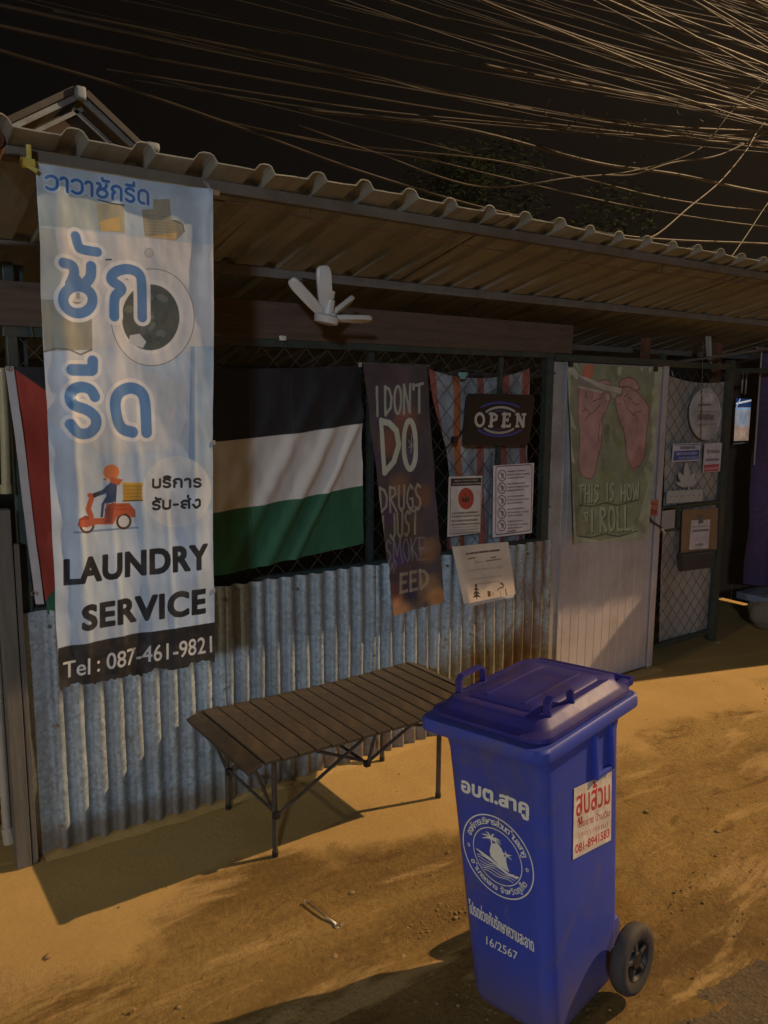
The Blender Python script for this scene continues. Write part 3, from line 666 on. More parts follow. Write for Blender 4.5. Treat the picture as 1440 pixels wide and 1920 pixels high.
# lit panel
q = [(1380, 747), (1409, 748), (1403, 826), (1376, 827)]
cv = wallcanvas(q, 3.45, 500, hexc('a9a6ad'))
cv.poly([(1378, 745), (1410, 745), (1408, 764), (1378, 764)], hexc('27406f')); cv.stroke([(1381, 757), (1408, 751)], 1.2, (1, 1, 1)); cv.stroke([(1388, 748), (1381, 763)], 1, (.8, .9, 1)); cv.stroke([(1380, 767), (1407, 767)], 1.2, hexc('8fb4d8'))
cv.poly([(1376, 800), (1407, 800), (1405, 828), (1375, 828)], hexc('b89a86')); cv.ell(1392, 785, 7, 12, hexc('8f9db0')); cv.mottle(.1, .05)
m, n, l, b = newmat('lit panel'); ti = n.new('ShaderNodeTexImage'); ti.image = cv.image('lit_panel_print'); l.new(ti.outputs[0], b.inputs['Base Color']); l.new(ti.outputs[0], b.inputs['Emission Color']); b.inputs['Emission Strength'].default_value = .42; b.inputs['Roughness'].default_value = .3
lp = empty('lit_panel', at(1392, 787, 3.45), 'small glowing picture panel in the dark passage by the violet cloth', 'lit panel')
board(q, 3.45, .02, cv, 'screen', m, lp, 'black_plastic')
mb = MB(); a, b_ = at(1376, 832, 3.45), at(1403, 830, 3.45); mb.tube([a, b_], .006, 6); part('lower_frame', mb, MAT['white_plastic'], lp)
hg = empty('hanging_hoops', at(1397, 716, 3.3), 'two pale plastic hoops hanging above the glowing panel', 'hoops')
for px, rr in ((1392, .062), (1399, .068)):
    p = at(px, 718, 3.3); mb = MB(); mb.tube([p+Vector((.55*rr*math.cos(t), .8*rr*math.cos(t)*.4, rr*1.15*math.sin(t))) for t in np.linspace(0, 2*math.pi, 29)], .0065, 6, False); part('hoop', mb, MAT['pvc'], hg, True)
st = empty('stone_ledge', (5.45, 3.0, 0), 'low rough stone ledge with a blue grey slab at the right edge', 'ledge')
sb = at(1445, 1125, 3.0)
mb = MB(); mb.bbox((sb.x+.32, 3.02, sb.z), (.78, .42, .055), .012); part('slab', mb, MAT['bluish_slab'], st, True, 40)
for k, (dx, dy, s) in enumerate(((.05, 0, .17), (.36, .03, .19), (.62, -.02, .16), (.22, -.13, .12))):
    bm = bmesh.new(); bmesh.ops.create_icosphere(bm, subdivisions=3, radius=1)
    for v in bm.verts: v.co *= 1+.22*fbm(v.co.x*1.3+k*5, v.co.y*1.3, v.co.z*1.3, 3)
    mb = MB(); mb.add([(sb.x+dx+v.co.x*s, 3.02+dy+v.co.y*s*.8, .125+v.co.z*.14) for v in bm.verts], [[v.index for v in f.verts] for f in bm.faces]); bm.free(); part('rock', mb, MAT['rock'], st, True)
# ================================================================== stroke letters (unit boxes)
def arc(cx, cy, rx, ry, a0, a1, n=10): return [(cx+rx*math.cos(math.radians(a0+(a1-a0)*k/n)), cy+ry*math.sin(math.radians(a0+(a1-a0)*k/n))) for k in range(n+1)]
TH = {'ว': (.7, [arc(.3, .68, .33, .32, 150, 0)+arc(.3, .35, .33, .35, 0, -140)]), 'า': (.55, [arc(.2, .78, .2, .22, 160, 0, 8)+[(.4, 0)]]),
 'ซ': (.78, [arc(.36, .3, .3, .3, 0, 360, 20), [(.06, 1), (.2, .98), (.26, .84), (.2, .7), (.1, .5)], [(.62, 1), (.6, .8), (.5, .66), (.3, .62)]]),
 'ก': (.8, [[(.1, 0), (.1, .35), (.24, .52), (.06, .68)]+arc(.36, .72, .29, .27, 165, 0)+[(.65, 0)]]),
 'ร': (.68, [arc(.3, .76, .26, .23, 20, 200, 8)+[(.12, .6), (.45, .46)]+arc(.3, .25, .27, .25, 50, -150, 10)]),
 'ด': (.8, [[(.42, .02)]+arc(.34, .36, .27, .34, -90, -180, 5)+arc(.37, .68, .3, .31, 170, 0, 10)+[(.68, 0)]]),
 'บ': (.75, [[(.06, 1), (.06, .25)]+arc(.28, .22, .22, .22, 180, 270, 4)+arc(.42, .22, .2, .22, 270, 360, 4)+[(.62, 1)]]),
 'ส': (.75, [[(.4, .42)]+arc(.3, .24, .24, .22, 90, 270, 8), arc(.32, .6, .28, .3, 170, 30, 8)+[(.62, .7), (.62, 0)], [(.52, .86), (.7, 1.1)]]),
 'ง': (.7, [[(.06, .38), (.26, .02), (.36, .02), (.6, .3), (.6, .8)]+arc(.42, .8, .18, .2, 0, 150, 6)]), '-': (.5, [[(.06, .45), (.36, .45)]]), ' ': (.4, [])}
MK = {'ั': [[(-.42, 1.42), (-.36, 1.24), (-.02, 1.24)]], 'ี': [[(-.62, 1.22), (-.12, 1.22)], [(-.12, 1.22), (-.12, 1.46)]], 'ิ': [[(-.62, 1.2), (-.5, 1.32), (-.3, 1.36), (-.1, 1.2), (-.62, 1.2)]], '่': [[(-.2, 1.3), (-.2, 1.52)]]}
def lay(word, font, marks=(), sp=.12):
    out = []; x = 0
    for ch in word:
        if ch in marks: out += [[(x-sp+a, b) for a, b in st] for st in marks[ch]]; continue
        w, ss = font[ch]; out += [[(x+a, b) for a, b in st] for st in ss]; x += w+sp
    return out, x-sp
def write(cv, word, pl, pr, hpx, rpx, col, font=TH, marks=MK, out=None, al=1., jit=0., sp=.12, r1=None):
    ss, w = lay(word, font, marks, sp); a, b = np.array(cv.P(*pl)), np.array(cv.P(*pr)); k = cv.scale(*pl)
    upa = np.array(cv.P(pl[0], pl[1]-hpx))-a; upb = np.array(cv.P(pr[0], pr[1]-hpx))-b; r = np.random.default_rng(3)
    L = []
    for st in ss:
        j = r.normal(0, jit, 2); L.append([a+(b-a)*((x+j[0])/w)+(upa+(upb-upa)*(x/w))*(y+j[1]) for x, y in st])
    if out:
        for st in L: cv.stroke_m(st, (rpx+out[0])*k, out[1])
    for st in L: cv.stroke_m(st, rpx*k, col, al, 1., None if r1 is None else r1*k)
LA = {'I': (.12, [[(.05, 1), (.05, 0)]]), 'D': (.55, [[(.05, 1), (.08, 0)], [(.05, .98), (.3, .9), (.48, .6), (.42, .25), (.1, .02)]]), 'O': (.55, [arc(.26, .5, .22, .48, 90, 450, 18)]),
 'N': (.55, [[(.06, 0), (.05, 1)], [(.05, 1), (.45, .03)], [(.45, .03), (.47, 1)]]), "'": (.14, [[(.06, 1), (.08, .82)]]), 'T': (.5, [[(.0, .95), (.5, 1)], [(.25, .97), (.27, 0)]]),
 'R': (.5, [[(.06, 0), (.05, 1)], [(.05, .98), (.35, .93), (.4, .7), (.08, .5)], [(.1, .5), (.46, .02)]]), 'U': (.5, [[(.05, 1), (.06, .2), (.22, 0), (.4, .15), (.43, 1)]]),
 'G': (.52, [[(.45, .85), (.3, 1), (.08, .7), (.06, .3), (.25, 0), (.44, .15), (.44, .45), (.28, .45)]]), 'S': (.48, [[(.4, .88), (.22, 1), (.06, .78), (.15, .58), (.35, .42), (.38, .2), (.2, 0), (.03, .1)]]),
 'J': (.45, [[(.35, 1), (.36, .2), (.2, 0), (.04, .18)]]), 'M': (.65, [[(.04, 0), (.08, 1)], [(.08, 1), (.3, .3)], [(.3, .3), (.52, 1)], [(.52, 1), (.58, 0)]]), 'K': (.5, [[(.06, 1), (.06, 0)], [(.42, 1), (.08, .5)], [(.12, .52), (.46, 0)]]),
 'E': (.45, [[(.06, 1), (.06, 0)], [(.06, 1), (.4, .97)], [(.06, .52), (.34, .52)], [(.06, 0), (.42, .03)]]), 'W': (.7, [[(.02, 1), (.16, 0)], [(.16, 0), (.32, .8)], [(.32, .8), (.48, 0)], [(.48, 0), (.64, 1)]]),
 'H': (.5, [[(.06, 1), (.05, 0)], [(.42, 1), (.43, 0)], [(.06, .5), (.42, .52)]]), 'L': (.42, [[(.06, 1), (.06, .02)], [(.06, .02), (.4, .02)]]), ' ': (.25, [])}

# ================================================================== laundry banner
BY = 2.305
q = [(66, 306), (396, 356), (401, 1240), (110, 1292)]
cv = wallcanvas(q, BY, 820, hexc('b4c6d4'), pad=.012)
c1 = lambda x, y: (x/3.2727, 140+y/3.2727)
c2 = lambda x, y: (60+x/2.953, 650+y/2.953)
# printed background: sky blue top, pale machine body, soft blue lower field
cv.poly([c1(0, 900), c1(230, 935), c1(560, 965), c1(1300, 1050), c1(1310, 1833), c1(0, 1833)], hexc('cdd0d4'))
cv.poly([(60, 660), (405, 660), (405, 1300), (60, 1300)], hexc('b9cbdd'))
cv.poly([c2(0, 0), c2(560, 0), c2(620, 130), c2(870, 210), c2(865, 560), c2(400, 600), c2(60, 400)], hexc('c3cdd8'))
cv.poly([c2(875, 0), c2(900, 0), c2(900, 700), c2(862, 700)], hexc('8fa9c6')); cv.poly([c2(905, 0), c2(1010, 0), c2(1010, 900), c2(905, 900)], hexc('a9c0d4'))
cv.poly([c1(230, 940), c1(330, 950), c1(400, 1390), c1(250, 1390)], hexc('b7beb9')); cv.poly([c1(250, 1390), c1(560, 1400), c1(565, 1690), c1(270, 1700)], hexc('97998c'))
cv.stroke([c1(245, 1385), c1(340, 1390), c1(420, 1392)], .8, hexc('7d7a6c')); cv.stroke([c1(270, 1702), c1(340, 1682), c1(420, 1690), c1(490, 1720), c1(560, 1690)], 1.5, hexc('6e7368'))
cv.poly([c1(230, 560), c1(300, 600), c1(600, 780), c1(610, 960), c1(240, 930)], hexc('a9b7b9'))
cv.poly([c1(590, 790), c1(760, 800), c1(765, 975), c1(610, 960)], hexc('a9a68d')); cv.poly([c1(610, 905), c1(730, 870), c1(740, 960), c1(620, 965)], hexc('d4b577'))
cv.poly([c1(870, 830), c1(940, 825), c1(940, 765), c1(1040, 765), c1(1050, 890), c1(1110, 900), c1(1130, 970), c1(1080, 1020), c1(890, 995)], hexc('9a9784'))
cv.poly([c1(960, 985), c1(1085, 970), c1(1080, 1015), c1(900, 1000)], hexc('c9ad78'))
for k in range(7): cv.stroke([c1(885, 860+20*k), c1(1060, 880+18*k)], .5, hexc('6f6d5d'), .6)
cv.stroke([c1(1060, 895), c1(1120, 920), c1(1130, 965)], .9, hexc('4a5058')); cv.stroke([c1(604, 770), c1(680, 793), c1(760, 803)], 1.2, hexc('333a44'))
# washing machine door
cv.ell(*c1(935, 1490), 78, 91, hexc('d3d6da')); cv.ell(*c1(935, 1490), 78, 91, hexc('6f6f70'), 1, ring=.6)
cv.ell(*c1(930, 1488), 60, 70, hexc('dfe1e2')); cv.ell(*c1(925, 1490), 54, 62, hexc('4f5b5c'))
for k in range(26):
    a = rng.uniform(0, 6.28); rr = rng.uniform(0, 42); cx, cy = c1(925, 1490); cv.ell(cx+rr*math.cos(a), cy+rr*1.1*math.sin(a), rng.uniform(4, 13), rng.uniform(3, 9), [hexc('3c4647'), hexc('6b7675'), hexc('59615c'), hexc('8a8f88')][k % 4], .5, rng.uniform(0, 3))
cv.poly([c1(800, 1600), c1(860, 1590), c1(900, 1640), c1(880, 1680), c1(790, 1650)], hexc('c8cdd2')); cv.ell(*c1(915, 1095), 8, 8.5, hexc('b9bcc0')); cv.ell(*c1(915, 1095), 8, 8.5, hexc('8b8d90'), 1, ring=.5)
cv.stroke([c1(650, 1138), c1(680, 1137)], 1.4, hexc('40454c'))
# big blue words with white outlines
BL = hexc('5787c0')
def smooth(P):
    out = []
    for i in range(len(P)-1):
        p0, p1, p2, p3 = [np.array(P[max(0, min(len(P)-1, i+q_))], float) for q_ in (-1, 0, 1, 2)]
        for k in range(5): t = k/5; out.append(tuple(.5*(2*p1+(p2-p0)*t+(2*p0-5*p1+4*p2-p3)*t*t+(3*p1-p0-3*p2+p3)*t**3)))
    return out+[tuple(P[-1])]
L = [([(460, 995), (475, 1050), (500, 1075), (595, 1090)], 30), ([(385, 1160), (440, 1178), (450, 1230), (425, 1290)], 32), ([(558, 1178), (553, 1240), (520, 1285)], 32), (arc(474, 1385, 92, 82, 0, 360, 26), 31),
     ([(700, 1485), (703, 1370), (745, 1315), (682, 1262), (705, 1215), (780, 1195), (850, 1220), (872, 1290), (876, 1490)], 31), ([(470, 1250), (500, 1300)], 22)]
L2 = [([(215, 130), (325, 132)], 33), ([(332, 130), (334, 80)], 30), ([(345, 278), (320, 240), (270, 225), (220, 240), (203, 285), (225, 325), (300, 352), (345, 390), (348, 440), (310, 478), (250, 478), (205, 430)], 30),
      ([(558, 475), (500, 455), (470, 400), (460, 310), (485, 255), (550, 230), (608, 255), (630, 320), (637, 477)], 31)]
JS = [([c1(*p) for p in s], w/3.2727) for s, w in L]+[([c2(*p) for p in s], w/2.953) for s, w in L2]
JS = [(smooth(s), w) for s, w in JS]
for s, w in JS: cv.stroke(s, w+7.5, hexc('e2e4e6'))
for s, w in JS: cv.stroke(s, w, BL)
cv.ell(*c2(548, 350), 6, 16, hexc('b9c6d6')); cv.poly([c1(462, 1340), c1(487, 1340), c1(487, 1380), c1(462, 1380)], hexc('9fa6a4'))
write(cv, 'วาวาซักรีด', c1(280, 705), c1(920, 798), 25, 2.9, hexc('3f70b0'), out=(3, hexc('b9cfe4')))
# scooter rider
O = hexc('b5583c'); OD = hexc('924030'); NB = hexc('1f3f6e')
cv.stroke([c2(230, 1027), c2(590, 1005)], 2, hexc('5a7fa8'), .7)
for cx, cy, R in ((300, 988, 44), (512, 970, 44)): cv.ell(*c2(cx, cy), R/2.953, R/2.953*1.02, hexc('4a2c22')); cv.ell(*c2(cx, cy), R*.72/2.953, R*.74/2.953, hexc('cfd3d8'))
cv.poly([c2(*p) for p in ((247, 985), (255, 950), (290, 935), (330, 940), (352, 965), (345, 985), (300, 965), (262, 998))], OD)
cv.poly([c2(*p) for p in ((262, 960), (345, 950), (400, 950), (410, 870), (540, 868), (575, 905), (578, 945), (560, 950), (520, 925), (470, 945), (450, 985), (350, 985), (300, 1000), (250, 995))], O)
cv.poly([c2(*p) for p in ((410, 955), (402, 900), (440, 865), (465, 865), (440, 975), (400, 978))], OD)
cv.stroke([c2(325, 940), c2(308, 900), c2(330, 830)], 5, O); cv.stroke([c2(315, 822), c2(345, 826)], 4, O); cv.stroke([c2(420, 888), c2(520, 880)], .8, OD); cv.stroke([c2(420, 905), c2(530, 900)], .8, OD)
cv.poly([c2(*p) for p in ((440, 740), (470, 760), (465, 860), (400, 870), (392, 945), (378, 945), (385, 870), (410, 830), (408, 790))], NB); cv.stroke([c2(440, 762), c2(395, 805), c2(345, 822)], 4.2, NB); cv.stroke([c2(360, 815), c2(345, 823)], 3, hexc('2d3138'))
cv.ell(*c2(415, 715), 8, 12, hexc('dfc4b4')); cv.ell(*c2(438, 695), 15, 14, hexc('e27d45')); cv.poly([c2(*p) for p in ((430, 720), (505, 738), (480, 770), (430, 750))], hexc('c0613a')); cv.stroke([c2(398, 738), c2(406, 733)], 1, hexc('2d3138'))
cv.poly([c2(*p) for p in ((503, 752), (618, 755), (614, 852), (508, 858))], hexc('c49a42'))
for k in range(4): cv.stroke([c2(508, 775+20*k), c2(612, 775+19*k)], .5, hexc('9a7428'))
cv.stroke([c2(503, 757), c2(618, 757)], 1.4, hexc('dbb55e')); cv.stroke([c2(505, 857), c2(616, 852)], 1.2, hexc('6b4a22'))
# roundel with the service line
cv.ell(*c2(800, 805), 190/2.953, 198/2.953, hexc('cdd6de'))
INK = hexc('22262e')
write(cv, 'บริการ', c2(668, 782), c2(935, 775), 15, 2.2, INK); write(cv, 'รับ-ส่ง', c2(670, 903), c2(930, 890), 15, 2.2, INK)
cv.text('LAUNDRY', c2(180, 1313), c2(965, 1225), 46, INK, .052); cv.text('SERVICE', c2(278, 1564), c2(952, 1470), 45, INK, .052)
cv.poly([c2(140, 1665), c2(1006, 1525), c2(1020, 1990), c2(130, 1990)], hexc('26282b'))
cv.text('Tel : 087-461-9821', c2(170, 1833), c2(990, 1688), 31, hexc('cfd2d0'), .012)
cv.stroke([c2(540, 1640), c2(580, 1700), c2(592, 1800)], 1.2, hexc('4a4745'), .5)
cv.mottle(.05, .12, 1)
mt = printmat('banner print', cv.image('banner_print'), .48, bs=.1, bscale=500, trans=.12, grime=((.30, .26, .2), .28))
def bdisp(u, v):
    a = (.25+.75*min(1, v*1.6)); lo = max(0, v-.35)
    d = .011*math.sin(6.5*u+1.2*v+.4)*a+.010*math.exp(-((u-.10-.05*v)/.05)**2)*math.sin(2.2*v+.4)
    d += .0075*math.sin(17*u-5*v+1)*lo+.006*math.sin(30*u+3*v)*lo*lo+.008*math.exp(-((u-.45+.16*v)/.045)**2)*min(1, v*2)*math.sin(4*v)
    d += .007*math.exp(-((u-.13)/.03)**2)*math.exp(-((v-.42)/.012)**2)*4*math.copysign(1, v-.42)*abs(v-.42)/.012*.6
    for c_, sl_, w_, a_, v0 in ((.12, .10, .022, .010, .30), (.30, .22, .020, .008, .45), (.50, .16, .026, .011, .42), (.68, .12, .018, .007, .52), (.22, -.12, .018, .007, .62), (.86, .05, .02, .008, .3)):
        d += .5*a_*math.exp(-((u-c_-sl_*(v-v0))/w_)**2)*max(0, min(1, (v-v0)*5))*(.7+.3*math.sin(9*v+c_*20))
    return .8*d+.005*fbm(u*3, v*5, 3, 3)+.0015*fbm(u*11, v*15, 6, 3)+.012*math.exp(-((u-1)/.06)**2)*math.sin(5*v+1)
def bedge(u, v):
    k = max(0, v-.985)/.015
    notch = .012*math.exp(-((u-.60)/.03)**2)
    return (.003*fbm(v*5, 1 if u < .5 else 2)*(abs(u-.5)*2)**4, 0, k*(.016*fbm(u*5, 5, 0, 4)+.004*fbm(u*17, 2)+notch+.007*fbm(u*40, 2)))
mb = clothgrid(q, BY, 110, 260, bdisp, cv, bedge)
bn = empty('laundry_banner', at(230, 770, BY), 'tall white and blue laundry service banner hanging from the roof edge', 'banner')
part('cloth', mb, mt, bn, True)
hem = MB(); hem.grid([[p+Vector((0, .006, 0)) for p in (at(66, 306, BY), at(396, 356, BY))], [p+Vector((0, .006, 0)) for p in (at(66, 322, BY), at(396, 372, BY))]]); 
mb = MB(); a, b = at(50, 304, BY), at(413, 361, BY); a.y += .012; b.y += .012; mb.tube([a, b], .009, 10); part('hanging_rod', mb, MAT['wood_rod'], bn, True, 40)
mb = MB(); c = at(55, 306, BY-.01); mb.tube([c+Vector((-.02, 0, .0)), c+Vector((.012, 0, 0))], [.014, .012], 8); part('end_wrap', mb, MAT['yellow_strap'], bn)
mb = MB(); mb.bbox(c+Vector((0, 0, .02)), (.012, .012, .05), .003); mb.bbox(c+Vector((.004, -.006, -.012)), (.03, .006, .012), .002, Matrix.Rotation(.5, 3, 'Y')); part('strap', mb, MAT['yellow_strap'], bn)
mb = MB(); p = at(394, 357, BY-.012); mb.tube([p, p+Vector((-.004, .05, .045))], .0022, 5); mb.tube([p+Vector((.01, 0, -.01)), p+Vector((.006, .05, .045))], .0022, 5); part('string', mb, MAT['pvc'], bn)
for py in (830, 1108):
    mb = MB(); p = at(401, py, BY-.004); mb.bbox(p, (.008, .004, .014), .001); part('edge_tie', mb, MAT['pvc'], bn)

# ================================================================== flag on the mesh
FY = 2.925
q = [(12, 687), (677, 686), (682, 1019), (72, 1152)]
cv = wallcanvas(q, FY, 500, hexc('1a1c22'), pad=.02)
cv.poly([(0, 868), (402, 829), (560, 812), (690, 792), (690, 910), (560, 934), (402, 962), (0, 1015)], hexc('cdc8c0'))
cv.poly([(0, 1015), (402, 962), (560, 934), (690, 909), (700, 1200), (0, 1200)], hexc('275f43'))
cv.poly([(5, 680), (24, 690), (85, 733), (250, 860), (250, 900), (90, 1122), (72, 1160), (0, 1200)], hexc('9c3b2e'))
for x in (468, 545, 300): cv.stroke([(x, 700), (x+5, 1100)], .35, hexc('8a867e'), .5)
cv.mottle(.05, .2, 8)
mt = printmat('flag cloth', cv.image('flag_print'), .75, bs=.12, bscale=400, trans=.05)
def fdisp(u, v):
    w = min(1, max(0, (u-.45)/.35)); d = .0
    for c, a_, s in ((.78, .014, .035), (.90, .012, .03), (.99, .010, .02), (.66, .007, .03)): d += 2.6*a_*math.exp(-((u-c+.34*(v-.3))/(s*.8))**2)*w*min(1, v*1.8)
    l = 1-min(1, u/.2)
    return d+.010*fbm(u*6, v*3, 1)+.004*fbm(u*20, v*6, 2)+.010*math.sin(14*u+5*v)*l+.004*math.sin(34*u-12*v)*(1-w)*v+.006*math.sin(40*(u+.3*v))*(1-w)*.15
def fedge(u, v): return ((.085*v*max(0, 1-u*4)), 0, -.012*math.sin(math.pi*u)*(1-v))
q2 = [(12, 687), (677, 686), (682, 1019), (42, 1160)]
mb = clothgrid(q2, FY, 150, 80, fdisp, cv, fedge)
fl = empty('tricolour_flag', at(500, 850, FY), 'black white and green flag with a red hoist triangle behind the laundry banner', 'flag')
part('cloth', mb, mt, fl, True)
mb = MB(); P = []
for j in range(41):
    v = j/40; P.append([at(x0_+58*v*1.0, 687+445*v, FY)+Vector((0, -.012-fdisp(.01, v), 0)) for x0_ in (8+0*v, 13, 18, 24)])
mb.grid(P); mb.f = [f[::-1] for f in mb.f]; part('hoist_band', mb, pm('hoist canvas', (.50, .49, .50), (.40, .39, .41), 12, .8), fl, True)
for px, py in ((15, 690), (62, 1113)):
    p = at(px, py, FY-.03); mb = MB(); mb.tube([p+Vector((.006*math.cos(t), 0, .006*math.sin(t))) for t in np.linspace(0, 6.28, 11)], .0022, 5, False); part('eyelet', mb, MAT['grey_steel'], fl)
mb = MB(); p = at(675, 684, FY-.01); mb.bbox(p, (.016, .01, .02), .003); part('corner_knot', mb, MAT['pvc'], fl)

# ================================================================== drug slogan banner
SY = 2.90
q = [(681, 683), (800, 687), (827, 1128), (732, 1153)]
cv = wallcanvas(q, SY, 800, hexc('4b4144'), pad=.012)
c6 = lambda x, y: (690+x/4.171, 700+y/4.174)
for (x, y, R, c, a_) in ((740, 720, 50, '574048', .6), (720, 770, 40, '4c3f55', .5), (760, 790, 42, '9a5c44', .5), (730, 830, 40, '8a5238', .6), (700, 860, 30, '4f3c5c', .6), (770, 860, 34, '5b4468', .6), (745, 910, 34, '7b5a3e', .7), (790, 930, 30, '84583c', .6), (720, 960, 34, '54406a', .5), (770, 990, 36, '6c5540', .5), (800, 1030, 34, '8f6440', .6), (745, 1040, 32, '4a3a60', .8), (735, 1110, 30, '7d4a40', .6), (740, 1140, 40, '8a6040', .7), (800, 1100, 36, '8f6d4c', .7), (765, 1110, 22, '38304a', .9), (815, 1120, 30, 'a57646', .7)):
    cv.stroke([(x, y), (x+1, y)], R*.62, hexc(c), a_, soft=34)
cv.mottle(.12, .12, 4)
LC = hexc('a9b0a0')
write(cv, "I DON'T", c6(62, 335), c6(425, 305), 54, 2.5, hexc('9aa091'), LA, (), sp=.07)
for st, r in (([(95, 365), (118, 780)], 4.2), ([(100, 375), (160, 390), (215, 450), (232, 560), (195, 690), (120, 775)], 5.4), (arc(322, 560, 48, 190, 70, 430, 24), 4.6)): cv.stroke([c6(*p) for p in st], r, hexc('b5b8a6'))
cv.stroke([c6(330, 620), c6(340, 480)], 1.2, hexc('a09a9a'), .7); [cv.stroke([c6(335, 570), c6(335+dx, 570+dy)], 1., hexc('a09a9a'), .7) for dx, dy in ((-25, -50), (28, -45), (-20, 10), (24, 15))]
write(cv, 'DRUGS', c6(75, 1090), c6(415, 1060), 47, 2.2, hexc('a29a86'), LA, (), al=.85, sp=.06); write(cv, 'I JUST', c6(95, 1310), c6(385, 1250), 46, 2.2, hexc('9b9478'), LA, (), al=.8, sp=.06)
write(cv, 'SMOKE', c6(110, 1480), c6(435, 1455), 42, 1.7, hexc('8d8288'), LA, (), al=.65, sp=.05); write(cv, 'W', c6(128, 1560), c6(195, 1550), 22, 1.6, hexc('8d8288'), LA, (), al=.5)
write(cv, 'EED', c6(228, 1710), c6(465, 1670), 34, 2.9, hexc('a89c82'), LA, (), al=.75, sp=.12)
mt = printmat('slogan print', cv.image('slogan_print'), .85, bs=.15, bscale=400)
mb = clothgrid(q, SY, 40, 110, lambda u, v: .008*math.sin(5*u+2*v)*v+.012*math.exp(-((v-.80+.05*u)/.02)**2)+.005*fbm(u*3, v*9, 2)+.02*v, cv, lambda u, v: (.004*fbm(v*6, 1), 0, .006*fbm(u*18, 9)*(v > .99)))
sb_ = empty('slogan_banner', at(755, 900, SY), 'narrow purple and orange tie dye cloth with hand painted words', 'banner'); part('cloth', mb, mt, sb_, True)
mb = MB(); mb.tube([at(679, 681, SY+.01), at(803, 686, SY+.01)], .006, 6); part('hanging_rod', mb, MAT['wire'], sb_)

# ================================================================== striped cloth behind mesh
CY = 3.03
q = [(803, 690), (992, 690), (985, 1040), (838, 1040)]
cv = wallcanvas(q, CY, 420, hexc('8d9499'), pad=.03)
for k in range(40): cv.ell(rng.uniform(800, 1000), rng.uniform(690, 1040), rng.uniform(6, 16), rng.uniform(5, 14), [hexc('5f7388'), hexc('a9adb0'), hexc('7d8482')][k % 3], .35)
for a_, b_ in (((808, 700), (845, 1040)), ((853, 700), (866, 1040)), ((901, 700), (900, 1040)), ((949, 700), (937, 1040)), ((986, 695), (972, 1040))): cv.poly([(a_[0]-6, a_[1]-20), (a_[0]+6, a_[1]-20), (b_[0]+5, b_[1]), (b_[0]-5, b_[1])], hexc('925044' if a_[0] != 853 else 'a05a32'))
cv.mottle(.12, .1, 6)
mt = printmat('striped cloth print', cv.image('striped_print'), .9, grime=((.1, .09, .07), .5))
mb = clothgrid(q, CY, 60, 70, lambda u, v: .01*math.sin(26*u+4*v)*(.3+v)+.01*fbm(u*5, v*4, 2), cv, lambda u, v: (.10*math.exp(-((v-.55)/.3)**2)*(1-u)*.6, 0, -.05*math.sin(math.pi*u)**.7*(1-v)**5))
sc = empty('striped_cloth', at(890, 850, CY), 'grey cloth with orange red stripes hanging behind the chain link', 'cloth'); part('cloth', mb, mt, sc, True)
mb = MB(); p = at(868, 702, CY-.06); mb.bbox(p, (.055, .012, .022), .008); mb.bbox(p+Vector((0, 0, -.016)), (.035, .01, .014), .005); tag(part('clip', mb, MAT['turq'], None, True), 'turquoise clip at the top of the striped cloth', 'clip')
mb = MB(); mb.tube([at(840, 700, CY-.05), at(862, 692, CY-.06), at(905, 697, CY-.06), at(925, 712, CY-.05)], .0018, 4); tag(part('hook_wire', mb, MAT['wire'], None, True), 'thin wire arch above the striped cloth', 'wire')

# ================================================================== OPEN sign
OY = 2.925
q = [(880, 743), (1001, 745), (990, 830), (872, 831)]
c4 = lambda x, y: (860+x/10.286, 730+y/10.286)
cv = wallcanvas([(868, 740), (1004, 740), (1004, 834), (868, 834)], OY, 1000, hexc('1c1b1e'))
def oarc(cx, cy, rx, ry, a0, a1, w, c): cv.stroke([c4(x, y) for x, y in arc(cx, cy, rx, ry, a0, a1, 22)], w/10.286, c)
oarc(800, 590, 540, 330, -132, -48, 17, hexc('3c4496')); oarc(790, 600, 520, 300, 38, 142, 17, hexc('3a4290'))
oarc(810, 700, 420, 352, -131, -50, 19, hexc('a8a8a2')); oarc(780, 510, 430, 330, 50, 131, 19, hexc('9c9d98'))
WH = hexc('b9b8b0')
cv.stroke([c4(700, 415), c4(930, 420)], 1.1, hexc('3d567f'), .8); cv.stroke([c4(665, 770), c4(895, 772)], 1.1, hexc('453f78'), .8)
def ol(*sts): [cv.stroke([c4(*p) for p in st], w, WH) for st, w in sts]
ol((arc(407, 590, 80, 118, 0, 360, 26), 2.4)); ol(([(640, 475), (620, 710)], 3.1), ([(600, 475), (690, 480), (735, 520), (725, 580), (640, 605)], 2.3), ([(585, 712), (650, 712)], 2))
ol(([(885, 480), (868, 712)], 3.2), ([(845, 480), (990, 480)], 2), ([(992, 480), (985, 520)], 1.6), ([(880, 592), (950, 592)], 2), ([(950, 560), (945, 620)], 1.4), ([(835, 712), (985, 712)], 2.2), ([(990, 680), (985, 712)], 2))
ol(([(1135, 485), (1125, 712)], 2.2), ([(1140, 490), (1240, 705)], 3.4), ([(1262, 485), (1245, 712)], 2.2), ([(1105, 485), (1150, 485)], 1.8), ([(1225, 485), (1290, 485)], 1.8), ([(1100, 716), (1155, 716)], 1.8))
mt = printmat('open sign face', cv.image('open_print'), .35, bs=.0)
os_ = empty('open_sign', at(936, 787, OY), 'black rectangular light box sign reading OPEN', 'sign')
board(q, OY, .022, cv, 'face_panel', mt, os_, 'black_plastic')
for a_, b_ in ((0, 1), (1, 2), (2, 3), (3, 0)): bar('frame_edge', at(*q[a_], OY)+Vector((0, .008, 0)), at(*q[b_], OY)+Vector((0, .008, 0)), (.010, .026), MAT['black_plastic'], os_)
